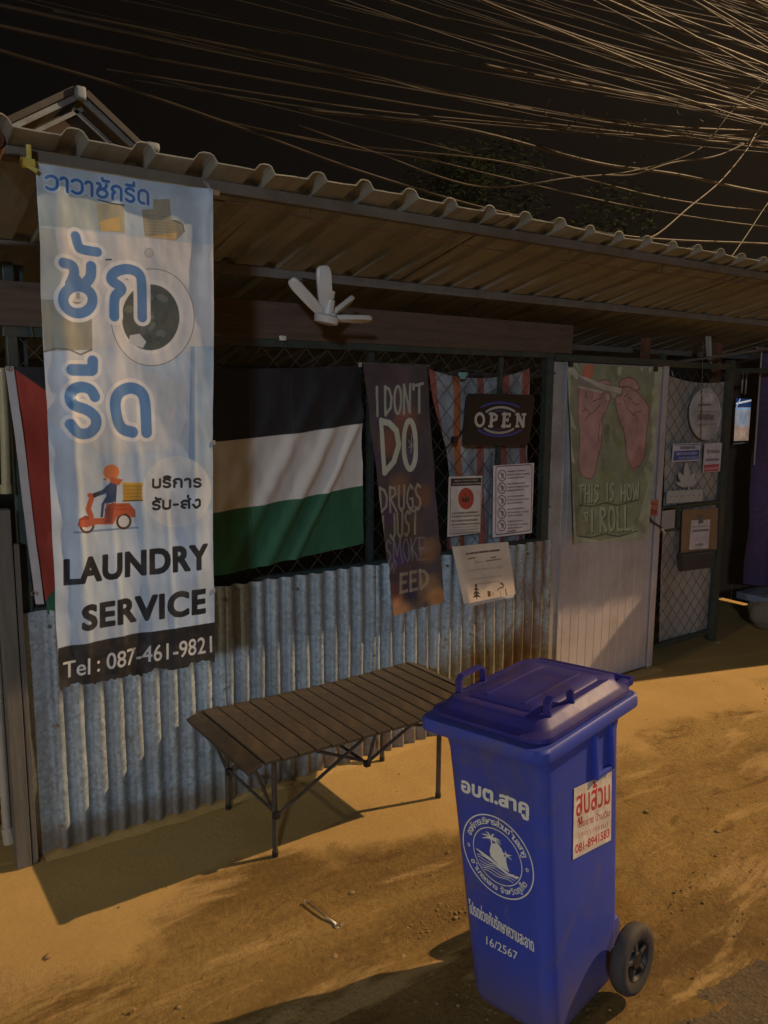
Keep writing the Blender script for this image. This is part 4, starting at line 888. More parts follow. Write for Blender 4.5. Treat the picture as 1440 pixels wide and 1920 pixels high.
wr = [at(876, 790, OY+.03), at(862, 815, OY+.03), at(850, 827, OY+.02), at(838, 838, OY+.02), at(822, 858, OY+.05), at(812, 870, OY+.07)]
mb = MB(); mb.tube(wr, .0028, 6); part('power_cord', mb, MAT['black_plastic'], os_)
mb = MB(); mb.bbox(at(852, 825, OY+.02), (.03, .02, .035), .004); part('plug', mb, MAT['black_plastic'], os_)
mb = MB(); mb.tube([at(900, 743, OY+.01), at(935, 728, OY+.04), at(985, 744, OY+.01)], .002, 5); part('hanging_wire', mb, MAT['wire'], os_)

# ================================================================== notices on the mesh
c3 = lambda x, y: (830+x/8, 860+y/8)
NY = 2.93
q = [(842, 894), (904.5, 892), (901, 999), (839, 1007)]
cv = wallcanvas(q, NY, 1000, hexc('c9c3bb'))
cv.poly([c3(125, 300), c3(580, 288), c3(575, 400), c3(125, 415)], hexc('2a2928')); cv.scribble(c3(180, 335), c3(530, 322), 2.2, hexc('b9b3aa'), .7, 1); cv.scribble(c3(150, 382), c3(570, 368), 2.6, hexc('b9b3aa'), .7, 2)
cv.stroke([c3(125, 300), c3(108, 1130), c3(565, 1100), c3(580, 290)], .5, hexc('55504a'))
cv.ell(*c3(350, 600), 14.6, 19.5, hexc('a5443a')); 
for a_ in (-150, -125, -90, -62, -35):
    L_ = {-150: 92, -125: 118, -90: 130, -62: 118, -35: 95}[a_]; w_ = 15; ca, sa = math.cos(math.radians(a_)), math.sin(math.radians(a_)); bx, by = 345, 655
    for g_ in (12, -12): cv.poly([c3(bx+math.cos(math.radians(a_+g_))*L_*.35, by+math.sin(math.radians(a_+g_))*L_*.35), c3(bx+math.cos(math.radians(a_+g_*1.3))*L_*.7, by+math.sin(math.radians(a_+g_*1.3))*L_*.7), c3(bx+math.cos(math.radians(a_+g_*1.6))*L_*1.0, by+math.sin(math.radians(a_+g_*1.6))*L_)], hexc('c9c0b6'), .8)
    cv.poly([c3(bx, by), c3(bx+ca*L_*.5-sa*w_, by+sa*L_*.5+ca*w_), c3(bx+ca*L_*1.1, by+sa*L_*1.1), c3(bx+ca*L_*.5+sa*w_, by+sa*L_*.5-ca*w_)], hexc('4d2f2a'))
cv.ell(*c3(350, 600), 13.4, 18.5, hexc('a5443a'), 1, ring=1.4)
for k, (y, h) in enumerate(((815, 3.2), (865, 3.), (930, 3.2), (985, 3), (1030, 1.4), (1065, 1.4), (1095, 1.2))): cv.scribble(c3(145-k*2, y+8), c3(545 if k % 2 else 525, y-14), h, hexc('6d655d'), .75, 10+k)
cv.mottle(.05, .05)
board(q, NY, .003, cv, 'notice', printmat('leaf notice print', cv.image('leaf_notice_print'), .5, bs=0), None, label='white notice with black heading and a red circled leaf', category='notice')
bpy.data.objects['notice'].name = 'leaf_notice'
q = [(925.5, 873), (1001.5, 868), (997, 999), (924, 1008)]
cv = wallcanvas(q, NY, 1000, hexc('cfc9cd'))
fr_ = [c3(*p) for p in ((800, 145), (825, 118), (1320, 92), (1342, 115), (1322, 1060), (1300, 1080), (815, 1142), (795, 1120), (800, 145))]; cv.stroke(fr_, .7, hexc('4c484a'))
for k, y in enumerate((255, 442, 632, 820, 1005)):
    cv.ell(*c3(892-k*2, y), 7.4, 10, hexc('5a5456'), .9, ring=.8); cv.stroke([c3(855, y-55), c3(930, y+55)], .7, hexc('5a5456'), .85); cv.stroke([c3(880, y-30), c3(905, y+5), c3(885, y+40)], 1.3, hexc('6b6567'), .8); cv.ell(*c3(898, y-10), 2.6, 3.2, hexc('6b6567'), .8)
    for j in range(3 if k != 4 else 4): cv.scribble(c3(975, y-60+j*50), c3([1230, 1300, 1215, 1120][j]-k*6, y-78+j*50), 2.6, hexc('6c6468' if k < 2 else '7a736e'), .7, k*5+j)
cv.mottle(.05, .05)
o = board(q, NY, .003, cv, 'rules_notice', printmat('rules notice print', cv.image('rules_print'), .5, bs=0), None, label='white notice listing five circled prohibition symbols', category='notice')
# paper with trees
c5 = lambda x, y: (835+x/10.286, 1000+y/10.286)
PY = 2.895
q = [(847, 1025), (950, 1015.5), (960, 1112), (866, 1131)]
cv = wallcanvas(q, PY, 1000, hexc('cdbfae'))
cv.scribble(c5(385, 395), c5(1015, 320), 3.2, hexc('3c3530'), .8, 2); cv.scribble(c5(415, 490), c5(560, 465), 2, hexc('5f564c'), .8, 3); cv.scribble(c5(870, 465), c5(955, 452), 2, hexc('5f564c'), .8, 4); cv.scribble(c5(770, 530), c5(1040, 490), 2, hexc('5f564c'), .8, 5)
cv.stroke([c5(545, 580), c5(570, 520), c5(600, 575), c5(640, 540), c5(715, 550)], .5, hexc('6f665b'), .8)
cv.scribble(c5(385, 720), c5(1060, 640), 2.4, hexc('94887a'), .5, 6); cv.scribble(c5(460, 880), c5(1030, 810), 2.4, hexc('94887a'), .5, 7); cv.scribble(c5(560, 970), c5(990, 915), 1.6, hexc('8f7a58'), .7, 8)
for k, (w_, y) in enumerate(((30, 1020), (55, 1090), (80, 1160), (90, 1220))): cv.poly([c5(545-w_*.3, y-55), c5(545+w_*.3, y-60), c5(550+w_, y), c5(570, y-12), c5(550, y+12), c5(530, y-10), c5(545-w_*.8, y+8)], hexc('3a2f33'))
cv.poly([c5(540, 960), c5(525, 1010), c5(565, 1010)], hexc('3a2f33')); cv.stroke([c5(548, 1180), c5(550, 1250)], .7, hexc('3a2f33'))
cv.poly([c5(762, 1100), c5(822, 1098), c5(828, 1200), c5(772, 1210)], hexc('5b4a35')); cv.stroke([c5(865, 1130), c5(870, 1170)], 1, hexc('9a7448'))
cv.stroke([c5(1010, 1190), c5(1000, 1090)], .5, hexc('6b5035')); cv.stroke([c5(955, 1090), c5(985, 1050), c5(1060, 1030), c5(1070, 990), c5(1030, 945)], .9, hexc('5a4032')); cv.poly([c5(1000, 940), c5(1060, 950), c5(1075, 1010), c5(1040, 980)], hexc('3a2f33')); cv.stroke([c5(1105, 1060), c5(1120, 1190)], .9, hexc('4a3a2c'))
cv.mottle(.04, .08)
mt = printmat('permit print', cv.image('permit_print'), .55, bs=0)
pp = empty('permit_sheets', at(905, 1070, PY), 'curled white paper with small printed trees in front of the corrugated fence', 'paper')
mb = clothgrid(q, PY, 24, 20, lambda u, v: .012*(2*u-1)**2*(1-.5*v)+.02*v-.012*math.exp(-(u/.06)**2), cv); part('front_sheet', mb, mt, pp, True)
for k in (1, 2):
    qq = [(847+k*2, 1027), (950+k, 1018), (960-k, 1112+k*3), (868+k*3, 1131+k*3)]; mb = clothgrid(qq, PY+.01*k, 12, 8, lambda u, v: .006*(2*u-1)**2+.015*v, cv); mb.uv = None; part('back_sheet', mb, MAT['paper_edge'], pp, True)

# ================================================================== hand poster on the door
HY = 2.945
q = [(1063, 681), (1244, 689), (1214, 1011), (1070, 1019)]
c7 = lambda x, y: (1050+x/5.052, 660+y/5.052)
cv = wallcanvas(q, HY, 800, hexc('a9b098'), pad=.012)
cv.poly([c7(*p) for p in ((110, 100), (900, 150), (900, 330), (870, 560), (880, 900), (800, 1120), (830, 1250), (760, 1560), (620, 1740), (380, 1790), (140, 1740), (90, 1300), (80, 500))], hexc('8a9178'))
for k in range(70):
    x, y = rng.uniform(100, 860), rng.uniform(110, 1750); cv.stroke([c7(x, y), c7(x+rng.uniform(-60, 60), y+rng.uniform(20, 110))], rng.uniform(2, 7), [hexc('7f8c4c'), hexc('5f6d45'), hexc('8f9a55'), hexc('56644a')][k % 4], .30, soft=5)
for pts in (((110, 120), (190, 240), (150, 260), (75, 180)), ((90, 560), (140, 740), (85, 700)), ((85, 850), (125, 1060), (80, 1030)), ((150, 105), (185, 180), (130, 110)), ((535, 140), (580, 140), (560, 230), (540, 210)), ((840, 150), (880, 150), (850, 215)), ((880, 330), (900, 400), (880, 420)), ((760, 150), (785, 150), (770, 190))): cv.poly([c7(*p) for p in pts], hexc('b9bda6'))
SK, SD, SLt = hexc('b48f8b'), hexc('7c5d5b'), hexc('bd9f99')
def hand(pts, col=SK):
    P_ = [c7(*p) for p in pts]; cv.poly(P_, col); cv.stroke(P_+[P_[0]], .9, SD)
cv.stroke([c7(270, 130), c7(245, 260)], 11, hexc('b8735c'))
hand([(175, 340), (165, 420), (160, 560), (175, 800), (165, 1110), (210, 1180), (290, 1205), (325, 1160), (350, 1010), (390, 880), (400, 700), (390, 640), (440, 520), (475, 430), (470, 385), (425, 365), (395, 400), (330, 360), (250, 340)])
hand([(355, 300), (380, 265), (440, 265), (475, 285), (470, 320), (390, 310)]); hand([(550, 300), (580, 260), (650, 240), (720, 270), (760, 350), (700, 370), (640, 330), (560, 330)])
hand([(580, 345), (640, 325), (720, 370), (800, 450), (850, 530), (835, 700), (815, 900), (800, 1000), (760, 1080), (690, 1110), (640, 1000), (615, 780), (560, 640), (510, 480), (515, 420), (560, 420), (590, 400)])
for st in (((370, 500), (310, 570), (260, 600), (225, 655)), ((205, 555), (250, 550), (270, 590), (250, 620)), ((215, 520), (240, 545)), ((300, 400), (290, 450)), ((240, 380), (245, 430), (225, 420)), ((395, 405), (375, 440), (300, 470)), ((600, 440), (650, 560), (720, 610), (745, 665)), ((775, 560), (720, 570), (690, 600)), ((640, 430), (680, 450)), ((690, 480), (720, 500), (760, 490)), ((640, 400), (600, 430)), ((470, 430), (440, 470)), ((405, 570), (370, 660), (360, 860)), ((600, 700), (640, 900))): cv.stroke([c7(*p) for p in st], .75, SD)
cv.ell(*c7(440, 430), 5.5, 8.5, SLt); cv.ell(*c7(545, 460), 4.5, 8, SLt); cv.ell(*c7(440, 430), 5.5, 8.5, SD, 1, ring=.5); cv.ell(*c7(545, 460), 4.5, 8, SD, 1, ring=.5)
for k in range(5): cv.stroke([c7(690+20*k, 1060-k*50), c7(710+20*k, 1120-k*40)], 4, hexc('a5594a'), .25, soft=6)
cv.poly([c7(*p) for p in ((170, 215), (420, 310), (585, 345), (575, 395), (540, 400), (380, 370), (300, 365), (165, 330))], hexc('8f8a82')); cv.poly([c7(*p) for p in ((170, 215), (430, 315), (585, 345), (575, 395), (400, 360), (190, 240))], hexc('bdb7a8')); cv.poly([c7(*p) for p in ((165, 318), (400, 375), (395, 395), (170, 340))], hexc('bdb7a8')); cv.stroke([c7(490, 400), c7(515, 415)], 3, hexc('aaa79a'))
LT = hexc('aab297'); DKG = hexc('434f3a')
for dx, dy, c_ in ((1.2, 1.6, DKG), (0, 0, LT)):
    def c7o(x, y): a_ = c7(x, y); return (a_[0]+dx, a_[1]+dy)
    write(cv, 'THIS', c7o(165, 1425), c7o(370, 1420), 32, 1.7, c_, LA, (), sp=.1); write(cv, 'IS', c7o(445, 1410), c7o(520, 1405), 32, 1.9, c_, LA, (), sp=.25); write(cv, 'HOW', c7o(585, 1410), c7o(755, 1390), 28, 1.8, c_, LA, (), sp=.08)
    write(cv, 'I', c7o(295, 1700), c7o(325, 1700), 40, 2.2, c_, LA, ()); write(cv, 'ROLL', c7o(380, 1700), c7o(670, 1685), 44, 2.4, c_, LA, (), sp=.1)
    cv.stroke([c7o(225, 1530), c7o(265, 1520), c7o(262, 1610), c7o(235, 1540)], 1.3, c_)
for y in (1450, 1745): cv.stroke([c7(180, y), c7(300, y+15), c7(430, y-20), c7(560, y+5), c7(740, y-50)], 1.2, DKG, .7)
cv.mottle(.07, .06, 9)
mt = printmat('hand poster print', cv.image('hand_poster_print'), .75, bs=.1, bscale=400, trans=.05)
mb = clothgrid(q, HY, 40, 70, lambda u, v: .006*math.sin(4*u+3*v)+.022*math.exp(-(u/.08)**2)*v+.004*fbm(u*4, v*6, 1), cv, lambda u, v: (.004*fbm(v*5, 2), 0, 0))
ho = empty('hand_poster', at(1150, 850, HY), 'green cloth poster of two pink hands rolling paper on the door', 'poster'); part('cloth', mb, mt, ho, True)
for px, py in ((1070, 683), (1230, 692)): mb = MB(); p = at(px, py, HY-.012); mb.bbox(p, (.03, .01, .028), .003); part('clip', mb, MAT['black_plastic'], ho)

# ================================================================== stickers and gate signs
def sign(name, q, Y, th, label, cat, fn, bg, ppm=1000, rough=.5, edge='paper_edge'):
    cv = wallcanvas(q, Y, ppm, hexc(bg)); fn(cv); cv.mottle(.05, .05); return board(q, Y, th, cv, name, printmat(name+' print', cv.image(name+'_print'), rough, bs=0), None, edge, label=label, category=cat)
def f(cv): cv.text('PULL', (1219, 947), (1232, 947), 5, hexc('4a2522'), .03); cv.text('ดึง', (1220, 963), (1231, 963), 8, hexc('2e1a1a'), .04)
sign('pull_sticker', [(1217.5, 938), (1235, 936), (1233, 967), (1215, 969)], 2.962, .002, 'small red sticker reading PULL at the door edge', 'sticker', f, 'b0665a')
c8 = lambda x, y: (1240+x/11.077, 810+y/11.077)
QY = GY-.022
def f(cv):
    cv.poly([c8(270, 400), c8(790, 375), c8(775, 570), c8(245, 595)], hexc('3b4a8c')); cv.stroke([c8(280, 270), c8(800, 262)], .5, hexc('50557c')); cv.scribble(c8(405, 330), c8(690, 322), 4, hexc('6a7088'), .8, 5)
    cv.scribble(c8(320, 455), c8(740, 440), 4, hexc('9aa2cc'), .7, 1); cv.scribble(c8(360, 545), c8(740, 530), 4, hexc('9aa2cc'), .6, 2)
sign('blue_notice', [c8(248, 245), c8(818, 228), c8(788, 595), c8(225, 630)], QY, .004, 'small blue and white landscape notice on the mesh gate', 'notice', f, 'b9bccb')
def f(cv):
    cv.poly([c8(890, 685), c8(1200, 660), c8(1190, 800), c8(880, 830)], hexc('b04a5c')); cv.text('จ่ายสด', c8(945, 440), c8(1210, 435), 7, hexc('2c2a33'), .03); cv.scribble(c8(930, 580), c8(1190, 572), 3.6, hexc('77747e'), .8, 3); cv.scribble(c8(905, 770), c8(1170, 745), 4, hexc('d0909a'), .8, 4)
sign('red_notice', [c8(908, 240), c8(1262, 225), c8(1218, 818), c8(868, 845)], QY, .004, 'small red and white upright notice on the mesh gate', 'notice', f, 'c4bfc8')
# cut-out leaf sign with letters
ls = empty('leaf_sign', at(1285, 905, QY), 'white cut out leaf sign standing on raised letters on the gate', 'sign')
def flatshape(name, pts, Y, th, mat, parent):
    P_ = [at(*p, Y) for p in pts]; ar = sum(P_[i].x*P_[(i+1) % len(P_)].z-P_[(i+1) % len(P_)].x*P_[i].z for i in range(len(P_)))
    if ar < 0: P_ = P_[::-1]
    B_ = [p+Vector((0, th, 0)) for p in P_]; n = len(P_); mb = MB(); mb.add(P_+B_, [tuple(range(n)), tuple(range(n, 2*n))[::-1]]+[(i, i+n, (i+1) % n+n, (i+1) % n) for i in range(n)]); return part(name, mb, mat, parent)
SW = pm('white sign acrylic', (.46, .47, .45), (.38, .39, .37), 6, .5, bs=0)
bx, by = 545, 1130
for k, (ang, L_, w_) in enumerate(((-92, 500, 60), (-122, 330, 62), (-162, 235, 50), (-62, 330, 55), (-35, 240, 52))):
    ca, sa = math.cos(math.radians(ang)), math.sin(math.radians(ang)); P_ = [(bx+ca*L_*t-sa*w_*math.sin(math.pi*min(1, t*.93+.05))**.7*s_, by+sa*L_*t+ca*w_*math.sin(math.pi*min(1, t*.93+.05))**.7*s_) for s_, ts in ((1, np.linspace(0, 1, 8)), (-1, np.linspace(1, 0, 8))) for t in ts]
    flatshape('leaflet', [c8(*p) for p in P_], QY-.001*k, .006, SW, ls)
mb = MB(); mb.tube([at(*c8(560, 1120), QY-.006), at(*c8(590, 1220), QY-.006)], .004, 6); part('stalk', mb, SW, ls)
for k in range(6):
    x0 = 140+k*122; y0 = 1225-k*6; flatshape('letter', [c8(x0, y0+10), c8(x0+20, y0-5), c8(x0+95, y0-8), c8(x0+112, y0+8), c8(x0+100, y0+250-k*3), c8(x0-18, y0+268-k*3)], QY-.002*(k % 2), .012, SW, ls)
    a_ = at(*c8(x0+48, y0+120), QY-.004); mb = MB(); mb.tube([a_, a_+Vector((0, -.003, 0))], .004, 6); part('letter_hole', mb, MAT['grey_steel'], ls)
# oval pale sign
ov = empty('oval_sign', at(1322, 775, QY), 'pale oval plastic sign with faded print at the top of the gate', 'sign')
c9 = lambda x, y: (1200+x/6, 600+y/6)
cv = wallcanvas([(1290, 725), (1347, 725), (1345, 832), (1290, 832)], QY, 900, hexc('a3a3a6'))
for p in ((640, 1180), (860, 1170)), ((640, 1030), (850, 1035)): cv.stroke([c9(*p[0]), c9(*p[1])], 1, hexc('77777c'), .6)
cv.scribble(c9(665, 955), c9(795, 955), 3, hexc('55555e'), .7, 3); cv.scribble(c9(660, 1090), c9(820, 1095), 8, hexc('6d6d74'), .6, 8); cv.ell(*c9(740, 870), 14, 9, hexc('b5b6bd'))
cv.poly([c9(620, 1210), c9(760, 1200), c9(750, 1330), c9(640, 1340)], hexc('aeaeac')); cv.mottle(.1, .04)
oq = [c9(745+160*math.cos(t)*(1 if math.cos(t) > 0 else 1.15), 1060+290*math.sin(t)) for t in np.linspace(0, 2*math.pi, 33)[:-1]]
P_ = [at(*p, QY) for p in oq]; B_ = [p+Vector((0, .008, 0)) for p in P_]; n_ = len(P_); mb = MB(); mb.add(P_+B_, [tuple(range(n_))[::-1], tuple(range(n_, 2*n_))]+[(i, i+n_, (i+1) % n_+n_, (i+1) % n_) for i in range(n_)])
mb.uv = [((p.x-cv.x0)/(cv.x1-cv.x0), (p.z-cv.z0)/(cv.z1-cv.z0)) for p in P_+B_]; part('plate', mb, printmat('oval print', cv.image('oval_print'), .55, bs=0), ov)
mb = MB(); mb.tube(P_+[P_[0]], .004, 5, False); part('rim', mb, SW, ov, True)
mb = MB()
cpts = [at(1318-.13*(k), 640+k*6.3, QY-.02-.004*(k % 2)) for k in range(31)]; mb.tube(cpts, [.0035 if k % 2 else .0018 for k in range(31)], 5); part('hanging_chain', mb, MAT['wire'], ov)
# cardboard with paper
cb = empty('cardboard_sign', at(1312, 995, QY), 'brown cardboard sheet with a clipped white paper on the gate', 'sign')
cd = lambda x, y: (1260+x/13.71, 940+y/13.71)
flatshape('cardboard', [cd(285, 225), cd(1185, 170), cd(1150, 1235), cd(245, 1345)], QY-.006, .006, MAT['cardboard'], cb)
q = [cd(505, 485), cd(985, 465), cd(935, 1210), cd(440, 1245)]
cv = wallcanvas(q, QY-.0075, 1100, hexc('c2bdc4'))
cv.scribble(cd(530, 660), cd(960, 630), 2.4, hexc('8d9090'), .7, 1); cv.scribble(cd(530, 765), cd(920, 735), 3.4, hexc('6b676e'), .8, 2); cv.scribble(cd(600, 1120), cd(810, 1100), 2.2, hexc('77737a'), .8, 3); cv.scribble(cd(530, 1160), cd(800, 1130), 1.4, hexc('99969c'), .6, 4); cv.mottle(.05, .04)
board(q, QY-.0075, .001, cv, 'paper', printmat('price paper print', cv.image('price_print'), .55, bs=0), cb)
mb = MB(); mb.bbox(at(*cd(745, 470), QY-.012), (.045, .008, .05), .003); part('clip', mb, MAT['grey_steel'], cb)
dx_ = empty('dark_box', at(1310, 1052, QY), 'dark flat tray fixed under the cardboard on the gate', 'box')
flatshape('tray', [cd(270, 1345), cd(1100, 1240), cd(1090, 1690), cd(280, 1800)], QY-.02, .03, pm('dark tray', (.045, .047, .052), (.03, .03, .034), 5, .6), dx_)
mb = MB(); mb.tube([at(*cd(280, 1400), QY-.024), at(*cd(1090, 1295), QY-.024)], .003, 5); part('lip', mb, MAT['grey_steel'], dx_)
# ================================================================== folding blade lamp (unlit)
hb = at(612, 600, 2.7)
fl_ = empty('blade_lamp', hb, 'unlit white folding lamp with four blades hanging under the roof', 'lamp')
ax = Vector((.16, -.1, .98)).normalized()
def ring(c, ax_, r, n=20):
    u = ax_.orthogonal().normalized(); v = ax_.cross(u); return [c+(u*math.cos(2*math.pi*k/n)+v*math.sin(2*math.pi*k/n))*r for k in range(n)]
mb = MB(); mb.loft([ring(hb-ax*.016, ax, .030), ring(hb-ax*.012, ax, .046), ring(hb+ax*.012, ax, .050), ring(hb+ax*.020, ax, .040)]); part('hub', mb, MAT['white_plastic'], fl_, True, 40)
mb = MB(); mb.loft([ring(hb+ax*.02, ax, .024), ring(hb+ax*.075, ax, .020), ring(hb+ax*.08, ax, .014), ring(hb+ax*.11, ax, .014)]); part('socket', mb, MAT['white_plastic'], fl_, True, 40)
mb = MB(); mb.tube([hb+ax*.1, hb+Vector((.02, .02, .14)), (hb.x+.02, 2.93, rz(2.93)-.03)], .004, 6); part('cord', mb, MAT['black_plastic'], fl_)
def blade(d, nrm, L_, w_=.058, root=.03):
    d = Vector(d).normalized(); nrm = Vector(nrm); s_ = d.cross(nrm).normalized(); nn = s_.cross(d); c0 = hb+d*root+ax*.006
    prof = [(0, .6), (.04, .8), (.3, .95), (.8, 1), (.93, .88), (.98, .66), (1, .4)]
    up = [c0+d*L_*t+s_*w_/2*w for t, w in prof]; dn = [c0+d*L_*t-s_*w_/2*w for t, w in reversed(prof)]; P_ = up+dn; mb = MB(); C_ = sum(P_, Vector())/len(P_)
    mb.loft([[p*.94+C_*.06-nn*.009 for p in P_], [p-nn*.005 for p in P_], [p+nn*.005 for p in P_], [p*.94+C_*.06+nn*.009 for p in P_]]); return part('blade', mb, MAT['white_plastic'], fl_, True, 50)
blade((-.20, 0, .17), (.35, .75, .5), .175, .044); blade((-.035, -.03, .2), (.25, 1, .1), .165, .060); blade((.17, .06, .10), (-.35, .5, .8), .155, .046); blade((.24, -.02, .008), (.05, .25, 1), .165, .048)
for k in range(4):
    p = hb+ax*.018+Vector((.03*math.cos(k*1.57+.4), .03*math.sin(k*1.57+.4), 0)); mb = MB(); mb.tube([p+Vector((-.01, 0, 0)), p+Vector((.01, 0, 0))], .006, 8); part('hinge', mb, MAT['white_plastic'], fl_, True)

# ================================================================== folding slatted bench
bx0, bx1, by0, by1, bz = 1.105, 2.262, 2.362, 2.915, .43
bench = empty('folding_bench', (1.68, 2.64, 0), 'brown slatted folding table used as a bench before the fence', 'bench')
N = 17; w = (bx1-bx0)/N; m0 = MB(); m0.bbox((0, 0, 0), (w-.006, by1-by0, .014), .003); sm_ = m0.mesh('slat', MAT['slat'])
for k in range(N):
    o = link('slat', sm_, bench); cx = bx0+w*(k+.5); sag = -.012*math.sin(math.pi*(k+.5)/N)+random.uniform(-.0012, .0012)
    if k == 0: sag -= .012; o.rotation_euler = (0, -.36, 0)
    if k == N-1: sag -= .008; o.rotation_euler = (0, .3, 0)
    o.location = Vector((cx, (by0+by1)/2+random.uniform(-.002, .002), bz+sag))-bench.location
BS = MAT['bench_steel']
def rod(n, a, b, r=.0065, par=bench): mb = MB(); mb.tube([a, b], r, 8); return part(n, mb, BS, par, True, 40)
for y in (2.462, 2.876):
    for x in (1.262, 2.036):
        rod('leg', (x, y, 0), (x, y, .405), .0105); mb = MB(); mb.tube([(x, y, 0), (x, y, .02)], .0125, 8); part('foot_cap', mb, MAT['black_plastic'], bench, True, 40)
    rod('top_rail', (1.13, y, .408), (2.23, y, .408), .008)
    rod('strut', (1.262, y-.012, .165), (1.70, y-.012, .395)); rod('strut', (1.36, y+.012, .398), (1.66, y+.012, .262)); rod('strut', (1.66, y-.02, .262), (1.70, y-.02, .39)); rod('strut', (1.66, y-.012, .262), (1.95, y-.012, .40)); rod('strut', (2.036, y+.014, .315), (1.74, y+.014, .395)); rod('strut', (1.262, y+.014, .175), (1.175, y+.014, .40))
    for x, z in ((1.262, .17), (1.66, .262), (2.036, .315)): mb = MB(); mb.bbox((x, y-.016, z), (.026, .02, .026), .005); part('joint', mb, MAT['black_plastic'], bench, True, 40)
for x, z in ((1.262, .175), (1.66, .262), (2.036, .32), (1.262, .40), (2.036, .40)): rod('cross_rod', (x, 2.462, z), (x, 2.876, z), .006)

# ================================================================== spanner
a, b = onz(575, 1691, .008), onz(630, 1733, .008); d = (b-a).normalized(); s_ = Vector((-d.y, d.x, 0))
sp = empty('spanner', (a+b)/2, 'thin steel spanner lying on the sand between bench and bin', 'spanner')
mb = MB(); mb.tube([a, a.lerp(b, .5)+Vector((0, 0, .001)), b], [.0028, .0034, .0042], 8); part('shank', mb, MAT['steel_tool'], sp, True)
mb = MB(); mb.tube([b+(d*math.cos(t)+s_*math.sin(t))*.011+d*.009 for t in np.linspace(.9, 5.9, 14)], .0036, 6); part('open_jaw', mb, MAT['steel_tool'], sp, True)
mb = MB(); mb.tube([a+(d*math.cos(t)+s_*math.sin(t))*.0055-d*.004 for t in np.linspace(0, 6.28, 14)], .0022, 6, False); part('ring_end', mb, MAT['steel_tool'], sp, True)

# ================================================================== wheeled bin
BA = math.radians(189.94); ff = Vector((math.cos(BA), math.sin(BA), 0)); ssd = Vector((-math.sin(BA), math.cos(BA), 0))
Wd, Dp, ZR = .388, .469, .863
root = empty('wheeled_bin', (1.605, 1.433, 0), 'blue wheeled rubbish bin with white lettering and a seal', 'bin')
tz = Vector((-.064, .05, 1)).normalized(); fx = (ff-tz*ff.dot(tz)).normalized(); sy = tz.cross(fx)
BM = Matrix((fx, sy, tz)).transposed(); root.rotation_euler = BM.to_euler()
BMT = Matrix.Translation(root.location) @ BM.to_4x4()
# local frame: +x front (lettering), +y towards the camera side (wheel end is -x)
def rr(cx, cy, wx, wy, r, z, n=5, dz=None):
    out = []
    for (sx_, sy_, a0) in ((1, 1, 0), (-1, 1, 90), (-1, -1, 180), (1, -1, 270)):
        for k in range(n+1):
            t = math.radians(a0+90*k/n); x = cx+sx_*(wx/2-r)+r*math.cos(t); y = cy+sy_*(wy/2-r)+r*math.sin(t); out.append(Vector((x, y, z+(dz(x, y) if dz else 0))))
    return out
def bp(name, mb, mat, **k): return part(name, mb, mat, root, local=True, **k)
BP, BLD = MAT['blue_plastic'], MAT['blue_lid']
ins = .055
def dims(z): t = z/ZR; return Dp-.05-ins*1.0*(1-t)*1.0-.02, Wd-.05-ins*1.25*(1-t)
def bdims(z): 
    t = min(1, z/ZR); return (Dp-2*.036)*(t)+(Dp-2*.058)*(1-t), (Wd-2*.030)*t+(Wd-2*.056)*(1-t)
mb = MB(); rings = []
for z, k in ((0, .90), (.012, .97), (.035, 1), (.2, 1), (.4, 1), (.6, 1), (.765, 1), (.795, 1.02), (.815, 1.07), (.828, 1.12)):
    dx, dy = bdims(z); rings.append(rr(0, 0, dx*k, dy*k, .042, z))
for z, i in ((.812, .2), (.830, .2)): pass
mb.loft(rings, True, False); bp('body', mb, BP, smooth=True, ang=45)
mb = MB(); mb.loft([rr(.008, 0, Dp-.02, Wd-.02, .035, .826), rr(.008, 0, Dp+.016, Wd+.012, .035, .827), rr(.008, 0, Dp+.02, Wd+.016, .035, .831), rr(.008, 0, Dp+.02, Wd+.016, .035, .856), rr(.008, 0, Dp+.010, Wd+.006, .035, .862), rr(0, 0, Dp-.07, Wd-.07, .03, .862), rr(0, 0, Dp-.09, Wd-.09, .03, .80)], False, False); bp('rim', mb, BP, smooth=True, ang=40)
# front comb gussets under the rim
for yy in (-Wd/2+.03, -.06, .06, Wd/2-.03):
    dx, _ = bdims(.7); mb = MB(); x0 = dx/2-.004
    mb.add([(x0, yy-.005, .69), (x0+.03+.014, yy-.005, .80), (x0-.002, yy-.005, .80), (x0, yy+.005, .69), (x0+.03+.014, yy+.005, .80), (x0-.002, yy+.005, .80)], [(0, 1, 2), (3, 5, 4), (0, 3, 4, 1), (1, 4, 5, 2), (2, 5, 3, 0)]); 

# grip recess ribs on the camera side
for xx in (-.125, -.04):
    _, dy = bdims(.72); mb = MB(); mb.bbox((xx, dy/2+.006, .735), (.012, .018, .13), .005); bp('side_rib', mb, BP, smooth=True, ang=40)
_, dy = bdims(.72); mb = MB(); mb.bbox((-.0825, dy/2+.004, .675), (.085, .014, .012), .004); bp('side_rib', mb, BP, smooth=True, ang=40)
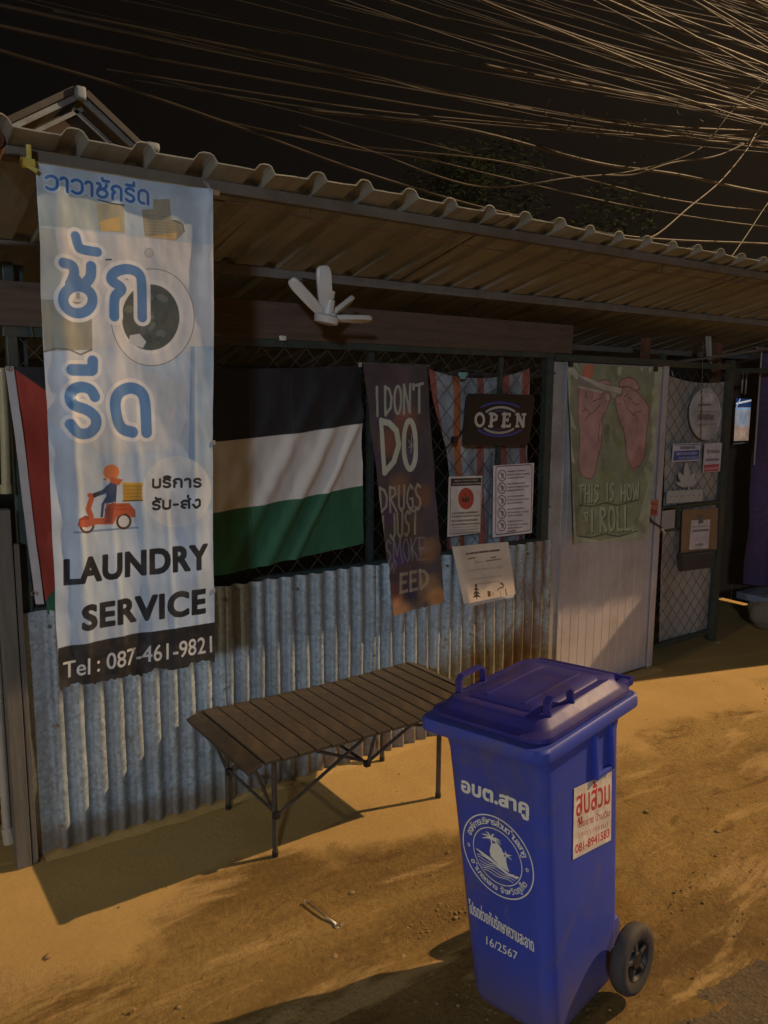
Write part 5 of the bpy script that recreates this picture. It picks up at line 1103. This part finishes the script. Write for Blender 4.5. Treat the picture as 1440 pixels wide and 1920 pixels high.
# lid
def dome(x, y): return 0
mb = MB(); T = lambda k, z, r=.05, ox=0: rr(ox, 0, Dp*k if k > 0 else 0, Wd*k, r, z)
L0 = .868
lr = [rr(0, 0, Dp-.02, Wd-.02, .046, L0-.004), rr(0, 0, Dp-.012, Wd-.012, .048, L0), rr(0, 0, Dp-.014, Wd-.014, .046, L0+.010), rr(-.004, 0, Dp-.050, Wd-.046, .045, L0+.016), rr(-.004, 0, Dp-.062, Wd-.058, .043, L0+.020), rr(-.006, 0, Dp-.080, Wd-.078, .040, L0+.034), rr(-.006, 0, Dp-.098, Wd-.096, .036, L0+.041), rr(-.008, 0, Dp-.15, Wd-.145, .03, L0+.040), rr(-.008, 0, Dp-.162, Wd-.157, .028, L0+.045), rr(-.010, 0, Dp-.30, Wd-.26, .02, L0+.048), rr(-.012, 0, .02, .02, .005, L0+.049)]
mb.loft(lr); bp('lid', mb, BLD, smooth=True, ang=38)
for yy in (-.06, .06): mb = MB(); mb.bbox((-.01, yy, L0+.045), (Dp-.2, .012, .010), .004); bp('lid_ridge', mb, BLD, smooth=True, ang=40)
# lid grips (loops) on both sides near the front
for sgn, xx in ((1, .085), (-1, .085)):
    y0 = sgn*(Wd/2-.052); z0 = L0+.022; pts = [Vector((xx-.055, y0, z0)), Vector((xx-.053, y0, z0+.050)), Vector((xx-.040, y0, z0+.062)), Vector((xx+.040, y0, z0+.060)), Vector((xx+.053, y0, z0+.048)), Vector((xx+.055, y0, z0-.004))]
    mb = MB(); pr = []
    for i, p in enumerate(pts):
        t = (pts[min(i+1, 5)]-pts[max(i-1, 0)]).normalized(); nn = Vector((0, 1, 0)); bb = t.cross(nn).normalized()
        pr.append([p+nn*a_+bb*b_ for a_, b_ in ((-.010, -.004), (.010, -.004), (.010, .004), (-.010, .004))])
    mb.loft(pr); bp('lid_handle', mb, BLD, smooth=False)
# hinge and handle bar at the back
mb = MB(); mb.tube([(-Dp/2-.035, -Wd/2+.04, .872), (-Dp/2-.035, Wd/2-.04, .872)], .0135, 12); bp('push_bar', mb, BLD, smooth=True, ang=40)
for yy in (-Wd/2+.055, 0, Wd/2-.055): mb = MB(); mb.bbox((-Dp/2-.012, yy, .868), (.06, .03, .024), .008); bp('hinge_lug', mb, BLD, smooth=True, ang=40)
mb = MB(); mb.bbox((-Dp/2+.05, 0, L0+.022), (.07, Wd-.12, .03), .012); bp('lid_back_ridge', mb, BLD, smooth=True, ang=40)
# wheels
for sgn in (1, -1):
    c = Vector((-.140, sgn*.200, .100)); wh = MB(); R0 = .098; prof = [(.060, -.018), (.078, -.024), (.092, -.021), (.098, -.011), (.098, .011), (.092, .021), (.078, .024), (.060, .018)]
    rg = [[c+Vector((math.cos(2*math.pi*k/36)*r_, y_, math.sin(2*math.pi*k/36)*r_)) for r_, y_ in prof] for k in range(37)]
    n_ = len(prof); wh.add([p for r_ in rg[:-1] for p in r_], [(i*n_+j, i*n_+(j+1) % n_, ((i+1) % 36)*n_+(j+1) % n_, ((i+1) % 36)*n_+j) for i in range(36) for j in range(n_)])
    ty = bp('wheel', wh, MAT['black_rubber'], smooth=True, ang=50)
    hm = MB(); hm.loft([[c+Vector((math.cos(2*math.pi*k/28)*r_, y_*sgn, math.sin(2*math.pi*k/28)*r_)) for k in range(28)] for r_, y_ in ((.061, .016), (.056, .017), (.052, .006), (.026, .004), (.022, .016), (.010, .017))], False, True)
    part('rim', hm, MAT['black_plastic'], ty, local=True, smooth=True, ang=40)
    for k in range(5):
        a_ = 2*math.pi*k/5+.3; sm = MB(); sm.bbox(c+Vector((math.cos(a_)*.040, .012*sgn, math.sin(a_)*.040)), (.030, .008, .012), .003, Matrix.Rotation(-a_, 3, 'Y')); part('spoke', sm, MAT['black_rubber'], ty, local=True)
mb = MB(); mb.tube([(-.140, -.2, .100), (-.140, .2, .100)], .010, 10); bp('axle', mb, MAT['grey_steel'], smooth=True)
mb = MB(); mb.bbox((-.178, 0, .10), (.085, .25, .12), .02); bp('wheel_housing', mb, BP, smooth=True, ang=40)
# prints on two faces: plane through the tapered face
def faceplane(side, off=.0012):
    d0, y0_ = bdims(0.); d1, y1_ = bdims(ZR)
    if side == 'front': A = Vector((d0/2, 0, 0)); B = Vector((d1/2, 0, ZR)); ax_ = Vector((0, 1, 0))
    else: A = Vector((0, y0_/2, 0)); B = Vector((0, y1_/2, ZR)); ax_ = Vector((-1, 0, 0))
    up = (B-A).normalized(); n_ = ax_.cross(up).normalized()
    if n_.dot(A) < 0: n_ = -n_
    A = A+n_*off; return A, ax_, up, n_
def facemap(side):
    A, ax_, up, n_ = faceplane(side); Aw = BMT @ A; axw = BM @ ax_; upw = BM @ up; nw = BM @ n_; E = Vector((0, 0, EYE))
    def P(x, y): d = ray(x, y); p = E+d*((Aw-E).dot(nw)/d.dot(nw)); q_ = p-Aw; return (q_.dot(axw), q_.dot(upw))
    return P, (A, ax_, up, n_)
def decal(name, side, quad, fn, rough=.5, ppm=1500, bg=(.9, .9, .88), a0=0., wear=.5, off=0., **kw):
    P, (A, ax_, up, n_) = facemap(side); pts = [P(*q_) for q_ in quad]; xs = [p[0] for p in pts]; zs = [p[1] for p in pts]
    cv = Canvas(min(xs), min(zs), max(xs), max(zs), ppm, bg, a0); cv.P = P; fn(cv)
    if a0 > 0: C_ = pts
    else: C_ = [(cv.x0, cv.z1), (cv.x1, cv.z1), (cv.x1, cv.z0), (cv.x0, cv.z0)]
    V = [A+ax_*x+up*z+n_*off for x, z in C_]; mb = MB(); mb.add(V, [(0, 1, 2, 3)]); mb.uv = [((x-cv.x0)/(cv.x1-cv.x0), (z-cv.z0)/(cv.z1-cv.z0)) for x, z in C_]
    me = mb.mesh(name, printmat(name+' ink', cv.image(name+'_print'), rough, alpha=(a0 == 0), bs=0, wear=wear)); 
    if (me.polygons[0].normal).dot(n_) < 0: me.flip_normals()
    return link(name, me, root, **kw)
cb_ = lambda x, y: (780+x/2.744, 1220+y/2.744)
WHT = (.86, .86, .80)
def clusters(s):
    out = []
    for ch in s:
        if out and ch in 'ัิีึืุู่้็์ำ' and ch != 'ำ': out[-1] += ch
        else: out.append(ch)
    return out
def ringtext(cv, s, c, ra, rb, t0, t1, h, col, flip=False):     # text set round an ellipse given in photo measurements
    cl = clusters(s); wd = []
    for k_ in cl: T = glyphs(k_, .018); wd.append((max(.25, T[..., 0].max()-T[..., 0].min())+.10) if len(T) else .4)
    tot = sum(wd); t = 0
    for k_, w_ in zip(cl, wd):
        f_ = (t+w_/2)/tot; a_ = math.radians(t0+(t1-t0)*f_); x_, y_ = math.cos(a_)*ra, math.sin(a_)*rb; 
        cx_, cy_ = c[0]+x_, c[1]+y_; k2 = h; T = glyphs(k_, .018)
        if not len(T): t += w_; continue
        mx_ = (T[..., 0].max()+T[..., 0].min())/2
        rot = math.atan2(y_, x_)+(-math.pi/2 if not flip else math.pi/2)
        X_ = (T[..., 0]-mx_)*k2; Y_ = (T[..., 1]-.28)*k2; qx = X_*math.cos(rot)-Y_*math.sin(rot); qy = X_*math.sin(rot)+Y_*math.cos(rot)
        o_ = np.array(c); T2 = np.stack([cx_+X_*math.cos(-rot*0)*0+qx, cy_+qy], -1); cv.tris(T2, col, 1., .018*k2); t += w_
def front(cv):
    cv.text('อบต.สาคู', cb_(235, 722), cb_(578, 848), 26, WHT, .045)
    c_ = np.array(cv.P(*cb_(417, 1060))); rx = .5*(np.array(cv.P(*cb_(588, 1110)))-np.array(cv.P(*cb_(248, 1010))))[0]; rz_ = .5*abs(cv.P(*cb_(350, 826))[1]-cv.P(*cb_(487, 1297))[1])
    R = (abs(rx)+rz_)/2; s_ = 1
    def E(k, w_): cv.stroke_m([(c_[0]+R*k*math.cos(t), c_[1]+R*k*math.sin(t)) for t in np.linspace(0, 2*math.pi, 65)], w_, WHT)
    E(1, .0018); E(.69, .0013)
    cl = R*.84
    ringtext(cv, 'องค์การบริหารส่วนตำบลสาคู', c_, cl, cl, 160, 20, R*.215, WHT); ringtext(cv, 'อำเภอถลาง จังหวัดภูเก็ต', c_, cl, cl, 205, 335, R*.2, WHT, True)
    for sg_ in (-1, 1): cv.stroke_m([(c_[0]+sg_*cl*.99+.0035*math.cos(t), c_[1]-.001+.0045*math.sin(t)) for t in np.linspace(0, 6.28, 16)], .0011, WHT)
    r_ = R*.66; q2 = lambda x, y: (c_[0]+x*r_, c_[1]+y*r_)
    # island, trees and waves
    cv.poly_m([q2(-.98, -.02), q2(-.75, -.05), q2(-.35, -.15), q2(.1, -.33), q2(.5, -.47), q2(.93, -.42), q2(.80, -.55), q2(.3, -.52), q2(-.3, -.28), q2(-.7, -.17)], WHT)
    cv.poly_m([q2(-.28, -.1), q2(-.32, .1), q2(-.22, .42), q2(.0, .52), q2(.22, .40), q2(.34, .1), q2(.38, -.12), q2(.5, -.4), q2(.1, -.34)], WHT)
    cv.stroke_m([q2(-.18, .35), q2(-.22, .62)], .0022, WHT)
    for a_ in (20, 70, 120, 165, 200, 330, 355): cv.stroke_m([q2(-.2, .62), q2(-.2+.22*math.cos(math.radians(a_)), .64+.16*math.sin(math.radians(a_))), q2(-.2+.42*math.cos(math.radians(a_)), .58+.26*math.sin(math.radians(a_)))], .0034, WHT, r1=.0008)
    cv.stroke_m([q2(.40, -.2), q2(.36, .05), q2(.42, .22)], .0018, WHT)
    for a_ in (30, 100, 160, 330): cv.stroke_m([q2(.42, .22), q2(.42+.24*math.cos(math.radians(a_)), .2+.16*math.sin(math.radians(a_)))], .0026, WHT, r1=.0008)
    for k in range(6):
        y0_ = -.25-.1*k; hw = math.sqrt(max(.02, 1-y0_*y0_))*.93
        pts_ = [(x_, y0_-.10*x_*0+.035*math.sin(7*x_+k)-.16*(x_+1)*.5*0) for x_ in np.linspace(-hw, hw, 22)]
        pts_ = [p for p in pts_ if p[1] < -.14-.2*(p[0]+.9)*.9 or p[1] < -.6]
        if len(pts_) > 2: cv.stroke_m([q2(*p) for p in pts_], .0011, WHT)
    a_ = glyphs('โปรดช่วยกันรักษาความสะอาด', .02); x0_, x1_ = a_[..., 0].min(), a_[..., 0].max(); A_, B_ = np.array(cv.P(*cb_(276, 1348))), np.array(cv.P(*cb_(607, 1550))); hh = abs(cv.P(*cb_(300, 1270))[1]-cv.P(*cb_(300, 1355))[1])
    cv.tris(A_+(B_-A_)*((a_[..., 0:1]-x0_)/(x1_-x0_))+np.array([0, 1.])*a_[..., 1:2]*hh*1.0, WHT, 1., .0006)
    cv.text('16/2567', cb_(362, 1510), cb_(522, 1594), 16, WHT, .006)
decal('printed_lettering', 'front', [(845, 1450), (1006, 1450), (1006, 1830), (845, 1830)], front, .45, 2200, WHT, 0., .35)
def sidef(cv):
    cs = lambda x, y: (1060+x/10.11, 1430+y/10.11); RD = hexc('b23a3c')
    a_ = glyphs('สูบส้วม', .045); x0_, x1_ = a_[..., 0].min(), a_[..., 0].max(); A_, B_ = np.array(cv.P(*cs(205, 1020))), np.array(cv.P(*cs(835, 760))); hh = abs(cv.P(*cs(300, 580))[1]-cv.P(*cs(300, 980))[1])/.60
    cv.tris(A_+(B_-A_)*((a_[..., 0:1]-x0_)/(x1_-x0_))+np.array([0, 1.])*a_[..., 1:2]*hh, RD, 1., .0012)
    cv.text('โดยช่าง บ้านดิน', cs(215, 1240), cs(835, 1005), 12, hexc('9a3d40'), .02, .85); cv.text('(สุดาวรรณ)', cs(240, 1420), cs(800, 1200), 9, hexc('a5585a'), .015, .8)
    cv.text('081-8941583', cs(185, 1720), cs(825, 1400), 16, RD, .03); cv.mottle(.08, .02, 2)
sq = [(1076, 1478), (1146.5, 1446), (1145, 1575), (1073.5, 1612)]
decal('sticker', 'side', sq, sidef, .5, 2200, hexc('cfc3b4'), 1., 0., .001, label='white paper sticker with red lettering')

# ================================================================== cables overhead
def cable_mesh(a, b, sag, r, seed, n=34, kink=0.):
    a, b = Vector(a), Vector(b); rd = random.Random(seed); o1, o2 = rd.uniform(0, 99), rd.uniform(0, 99)
    pts = []
    for k in range(n+1):
        t = k/n; p = a.lerp(b, t); p.z -= sag*4*t*(1-t); p.z += .05*fbm(t*3, o1)*kink*math.sin(math.pi*t); p.y += .06*fbm(t*3, o2)*kink*math.sin(math.pi*t); pts.append(p)
    mb = MB(); mb.tube(pts, r, 5); return mb
PR = Vector((9.6, 5.1, 4.95))
def cable(px_pts, Ys, r, label, seed, mat='cable_light'):
    P = [at(x, y, Y) for (x, y), Y in zip(px_pts, Ys)]
    pts = []
    for i in range(len(P)-1):
        p0, p1, p2, p3 = P[max(i-1, 0)], P[i], P[i+1], P[min(i+2, len(P)-1)]
        for k in range(8): t = k/8; pts.append(.5*((2*p1)+(p2-p0)*t+(2*p0-5*p1+4*p2-p3)*t*t+(3*p1-p0-3*p2+p3)*t**3))
    pts.append(P[-1]); mb = MB(); mb.tube(pts, r, 6); o = part('cable', mb, MAT[mat], None, True); tag(o, label, 'cable'); return o
cable([(-150, 45), (0, 95), (250, 170), (480, 250), (700, 329), (950, 400), (1188, 444), (1440, 457), (1700, 470)], [4.6]*9, .009, 'lowest pale cable running just above the whole roof edge', 1)
cable([(560, 235), (700, 285), (900, 350), (1070, 333), (1188, 320), (1310, 280), (1380, 200), (1500, 100)], [4.9]*8, .007, 'dark cable rising in a long bow to the cable bundle', 2)
cable([(1130, 328), (1188, 327), (1260, 305), (1350, 290), (1440, 245), (1540, 190)], [4.7]*6, .008, 'pale cable curling up to the right from a short loose end', 3)
cable([(1180, 452), (1230, 440), (1290, 390), (1350, 340), (1400, 280), (1425, 240), (1500, 160)], [3.4, 3.7, 4.1, 4.4, 4.6, 4.7, 4.8], .008, 'service cable swinging down steeply to the roof edge', 4)
cable([(1365, 490), (1400, 440), (1440, 380), (1500, 300)], [3.6, 4, 4.4, 4.8], .006, 'thin cable slanting down to the roof at the far right', 5, 'cable')
cable([(0, 330-20), (350, 300), (800, 290), (1050, 372), (1250, 405), (1440, 425), (1700, 440)], [5.2]*7, .007, 'cable that dips along the middle of the dark gap', 6, 'cable') if False else None
LOW = [([(400, 225), (656, 272), (901, 297), (1070, 329), (1255, 373), (1440, 395), (1700, 405)], 5.0, .007, 'cable crossing the gap just above the two lowest ones', 'cable_light'),
 ([(380, 218), (656, 278), (792, 297), (928, 329), (1080, 365), (1228, 395), (1440, 425), (1700, 445)], 4.9, .006, 'second lowest long cable above the roof', 'cable_light'),
 ([(200, 130), (656, 201), (863, 223), (1064, 240), (1228, 253), (1331, 255), (1440, 245), (1600, 215)], 5.3, .007, 'upper of two paired cables bending up at the right', 'cable_light'),
 ([(250, 150), (656, 213), (863, 229), (1064, 246), (1228, 256), (1331, 260), (1440, 253), (1600, 228)], 5.3, .006, 'lower of two paired cables bending up at the right', 'cable'),
 ([(100, 20), (656, 133), (819, 174), (1015, 207), (1124, 221), (1300, 240), (1600, 250)], 5.4, .009, 'brown cable fading out in the middle of the dark sky', 'cable_light'),
 ([(560, 205), (863, 240), (1119, 305), (1271, 327), (1440, 362), (1700, 400)], 5.2, .014, 'thick dim cable band under the bundle at the right', 'cable'),
 ([(300, 150), (656, 234), (901, 294), (1037, 327)], 5.1, .005, 'thin cable ending in the middle of the gap', 'cable'),
 ([(900, 120), (1100, 160), (1280, 190), (1440, 205), (1650, 200)], 5.6, .016, 'thick brown cable at the lower side of the bundle', 'cable_light')]
for k, (pp, y_, r_, lb, mt_) in enumerate(LOW): cable(pp, [y_]*len(pp), r_, lb, 20+k, mt_)
nC = 100; rc = random.Random(11)
for i in range(nC):
    t = i/nC
    zr = 4.05+2.6*rc.random()**1.15; yr = 5.1+rc.gauss(0, .38)
    right = Vector((13.5+rc.uniform(-.3, .3), yr*.5+1.95+rc.gauss(0, .12), 4.75+(zr-4.05)*.66+rc.gauss(0, .06)))
    left = Vector((-8, rc.uniform(1.6, 7.6), zr+rc.uniform(-.2, 1.3)*(1 if rc.random() < .8 else 1.6)))
    mb = cable_mesh(left, right, rc.uniform(.15, 1.0), (rad := rc.choice((.003, .004, .0055, .0075, .011))), i, kink=rc.uniform(.2, 1.6))
    pale = rc.random() < .34; thick = rad > .0065; o = part('overhead_cable', mb, MAT['cable_light' if pale else 'cable'], None, True)
    tag(o, ('thick ' if thick else 'thin ')+('pale' if pale else 'black')+' cable strung along the street overhead', 'cable', ('thick ' if thick else 'thin ')+('pale' if pale else 'black')+' overhead cables')
for i in range(5):                                        # slack coils and loops hanging in the bundle
    px = rc.uniform(900, 1420); py = 190+rc.uniform(0, 130); c_ = at(px, py, 5.0); w_ = rc.uniform(.25, .7); h_ = rc.uniform(.1, .35)
    pts = [c_+Vector((-w_/2+w_*k/14, .1*math.sin(k), -h_*math.sin(math.pi*k/14)+.1*k/14)) for k in range(15)]; mb = MB(); mb.tube(pts, .004, 5)
    tag(part('slack_cable', mb, MAT['cable_light'], None, True), 'short slack loop of cable hanging below the bundle', 'cable', 'slack loops below the cable bundle')
# utility pole that carries them, past the right edge
up_ = empty('utility_pole', (13.6, 4.5, 0), 'tall concrete utility pole past the right end of the shop', 'pole')
mb = MB(); mb.loft([[Vector((13.6+a_*k_, 4.5+b_*k_, z)) for a_, b_ in ((-1, -1), (1, -1), (1, 1), (-1, 1))] for z, k_ in ((0, .15), (9, .10))]); part('shaft', mb, MAT['concrete_pole'], up_)
for z in (4.5, 5.2, 6.4): mb = MB(); mb.bbox((13.6, 4.5, z), (.1, 1.3, .1), .01); part('crossarm', mb, MAT['grey_steel'], up_)
def streetlamp(pos, h0, label, armv, glass=(1, .6, .2)):
    x, y, z = pos; b_ = Vector((x, y, 0))+Vector(armv)
    e_ = empty('street_lamp', b_, label, 'street lamp')
    mb = MB(); mb.tube([b_, b_+Vector((0, 0, z+.35))], [.07, .045], 12); part('pole', mb, MAT['grey_steel'], e_, True, 40)
    mb = MB(); t_ = Vector((x, y, z+.32)); mb.tube([b_+Vector((0, 0, z+.3)), b_+Vector((0, 0, z+.45))+(t_-b_-Vector((0, 0, z+.32)))*.5, t_], .03, 10); part('arm', mb, MAT['grey_steel'], e_, True, 40)
    mb = MB(); mb.loft([rr(x, y, .22, .5, .1, z+.36), rr(x, y, .3, .6, .12, z+.30), rr(x, y, .34, .64, .12, z+.20)], True, False); part('hood', mb, MAT['grey_steel'], e_, True, 40)
streetlamp(SODIUM, 8, 'tall sodium mast lamp down the road past the right edge', (0, -1.6, 0))
streetlamp(COOL, 5, 'cool white street lamp down the road to the left', (0, -1.2, 0))
streetlamp(SHOP, 3.6, 'warm white street lamp across the road', (0, -1.2, 0))
streetlamp(POLE, 3.6, 'sodium lamp added beside the concrete pole to brighten the cables', (0, 1.1, 0))

hz = MB(); hz.box((0, 0, 5.5), (104, 104, 13)); hm_ = bpy.data.materials.new('night haze'); hm_.use_nodes = True; hn = hm_.node_tree.nodes; hn.clear()
ho_ = hn.new('ShaderNodeOutputMaterial'); hv = hn.new('ShaderNodeVolumePrincipled'); hv.inputs['Density'].default_value = HAZE; hv.inputs['Color'].default_value = (.8, .8, .8, 1); hv.inputs['Anisotropy'].default_value = .55; hm_.node_tree.links.new(hv.outputs[0], ho_.inputs['Volume'])
part('haze', hz, hm_, None, kind='stuff')
# ================================================================== house behind, tree
hs_ = empty('gabled_house', (2.4, 9.3, 0), 'dark gabled house with white barge boards behind the left end of the roof', 'house')
pk = Vector((2.47, 9, 4.64)); lf = Vector((.9, 9, 3.62)); rt = Vector((3.30, 9, 4.02))
mb = MB(); mb.add([lf+Vector((0, .05, -.04)), (lf.x, 9.05, 0), (rt.x, 9.05, 0), rt+Vector((0, .05, -.04)), pk+Vector((0, .05, -.04))], [(0, 1, 2, 3, 4)]); part('gable_wall', mb, MAT['house_wall'], hs_)
for e_, nm in ((lf, 0), (rt, 1)):
    dv = (e_-pk); nn = Vector((0, 1, 0)).cross(dv).normalized(); nn = nn if nn.z > 0 else -nn
    def beam(name, off_out, th_, w_, y0, y1, mat):
        a_ = pk+nn*off_out+Vector((0, 0, 0)); b_ = e_+nn*off_out; mb = MB(); V = [a_, b_, b_-nn*w_, a_-nn*w_]; mb.add([Vector((p.x, y0, p.z)) for p in V]+[Vector((p.x, y1, p.z)) for p in V], [(0, 1, 2, 3), (7, 6, 5, 4), (0, 4, 5, 1), (1, 5, 6, 2), (2, 6, 7, 3), (3, 7, 4, 0)]); part(name, mb, mat, hs_)
    beam('barge_board', .06, 0, .05, 8.93, 8.97, MAT['white_board']); beam('inner_board', -.055-.02*nm, 0, .04, 8.99, 9.02, MAT['white_board']); beam('roof_plane', .13, 0, .06, 8.90, 13.0, MAT['house_roof'])
mb = MB(); p = at(150, 165, 8.88); mb.bbox(p+Vector((0, 0, -.05)), (.11, .09, .13), .03); part('ridge_cap', mb, MAT['white_board'], hs_, True)
mb = MB(); mb.bbox(at(285, 276, 8.9), (.16, .1, .10), .04); part('eave_cap', mb, MAT['white_board'], hs_, True)
for k, (X_, Y_, Z_, R_2, n_) in enumerate(((9.0, 9.5, 4.1, 1.8, 12000),)):
    tr_ = empty('tree', (X_, Y_, 0), ['dark leafy tree behind the roof below the hanging cables', 'second dark tree further right behind the roof'][k], 'tree')
    mb = MB(); mb.tube([(X_, Y_, 0), (X_+.1, Y_, 1.6), (X_-.1, Y_+.1, Z_)], [.16, .12, .06], 8); part('trunk', mb, MAT['plank'], tr_, True)
    for j in range(5): mb = MB(); a_ = j*1.26; mb.tube([(X_, Y_, 1.9+.2*j), (X_+.9*math.cos(a_), Y_+.9*math.sin(a_), 3+.3*j)], [.06, .02], 6); part('limb', mb, MAT['plank'], tr_, True)
    mb = MB()
    for j in range(14): r_ = random.Random(j+k*50); leafclump(mb, (X_+r_.gauss(0, R_2*.45), Y_+r_.gauss(0, R_2*.4), Z_+r_.gauss(0, R_2*.35)), R_2*r_.uniform(.25, .5), n_//14, .06, j+k*100)
    part('crown', mb, MAT['leaf'], tr_)
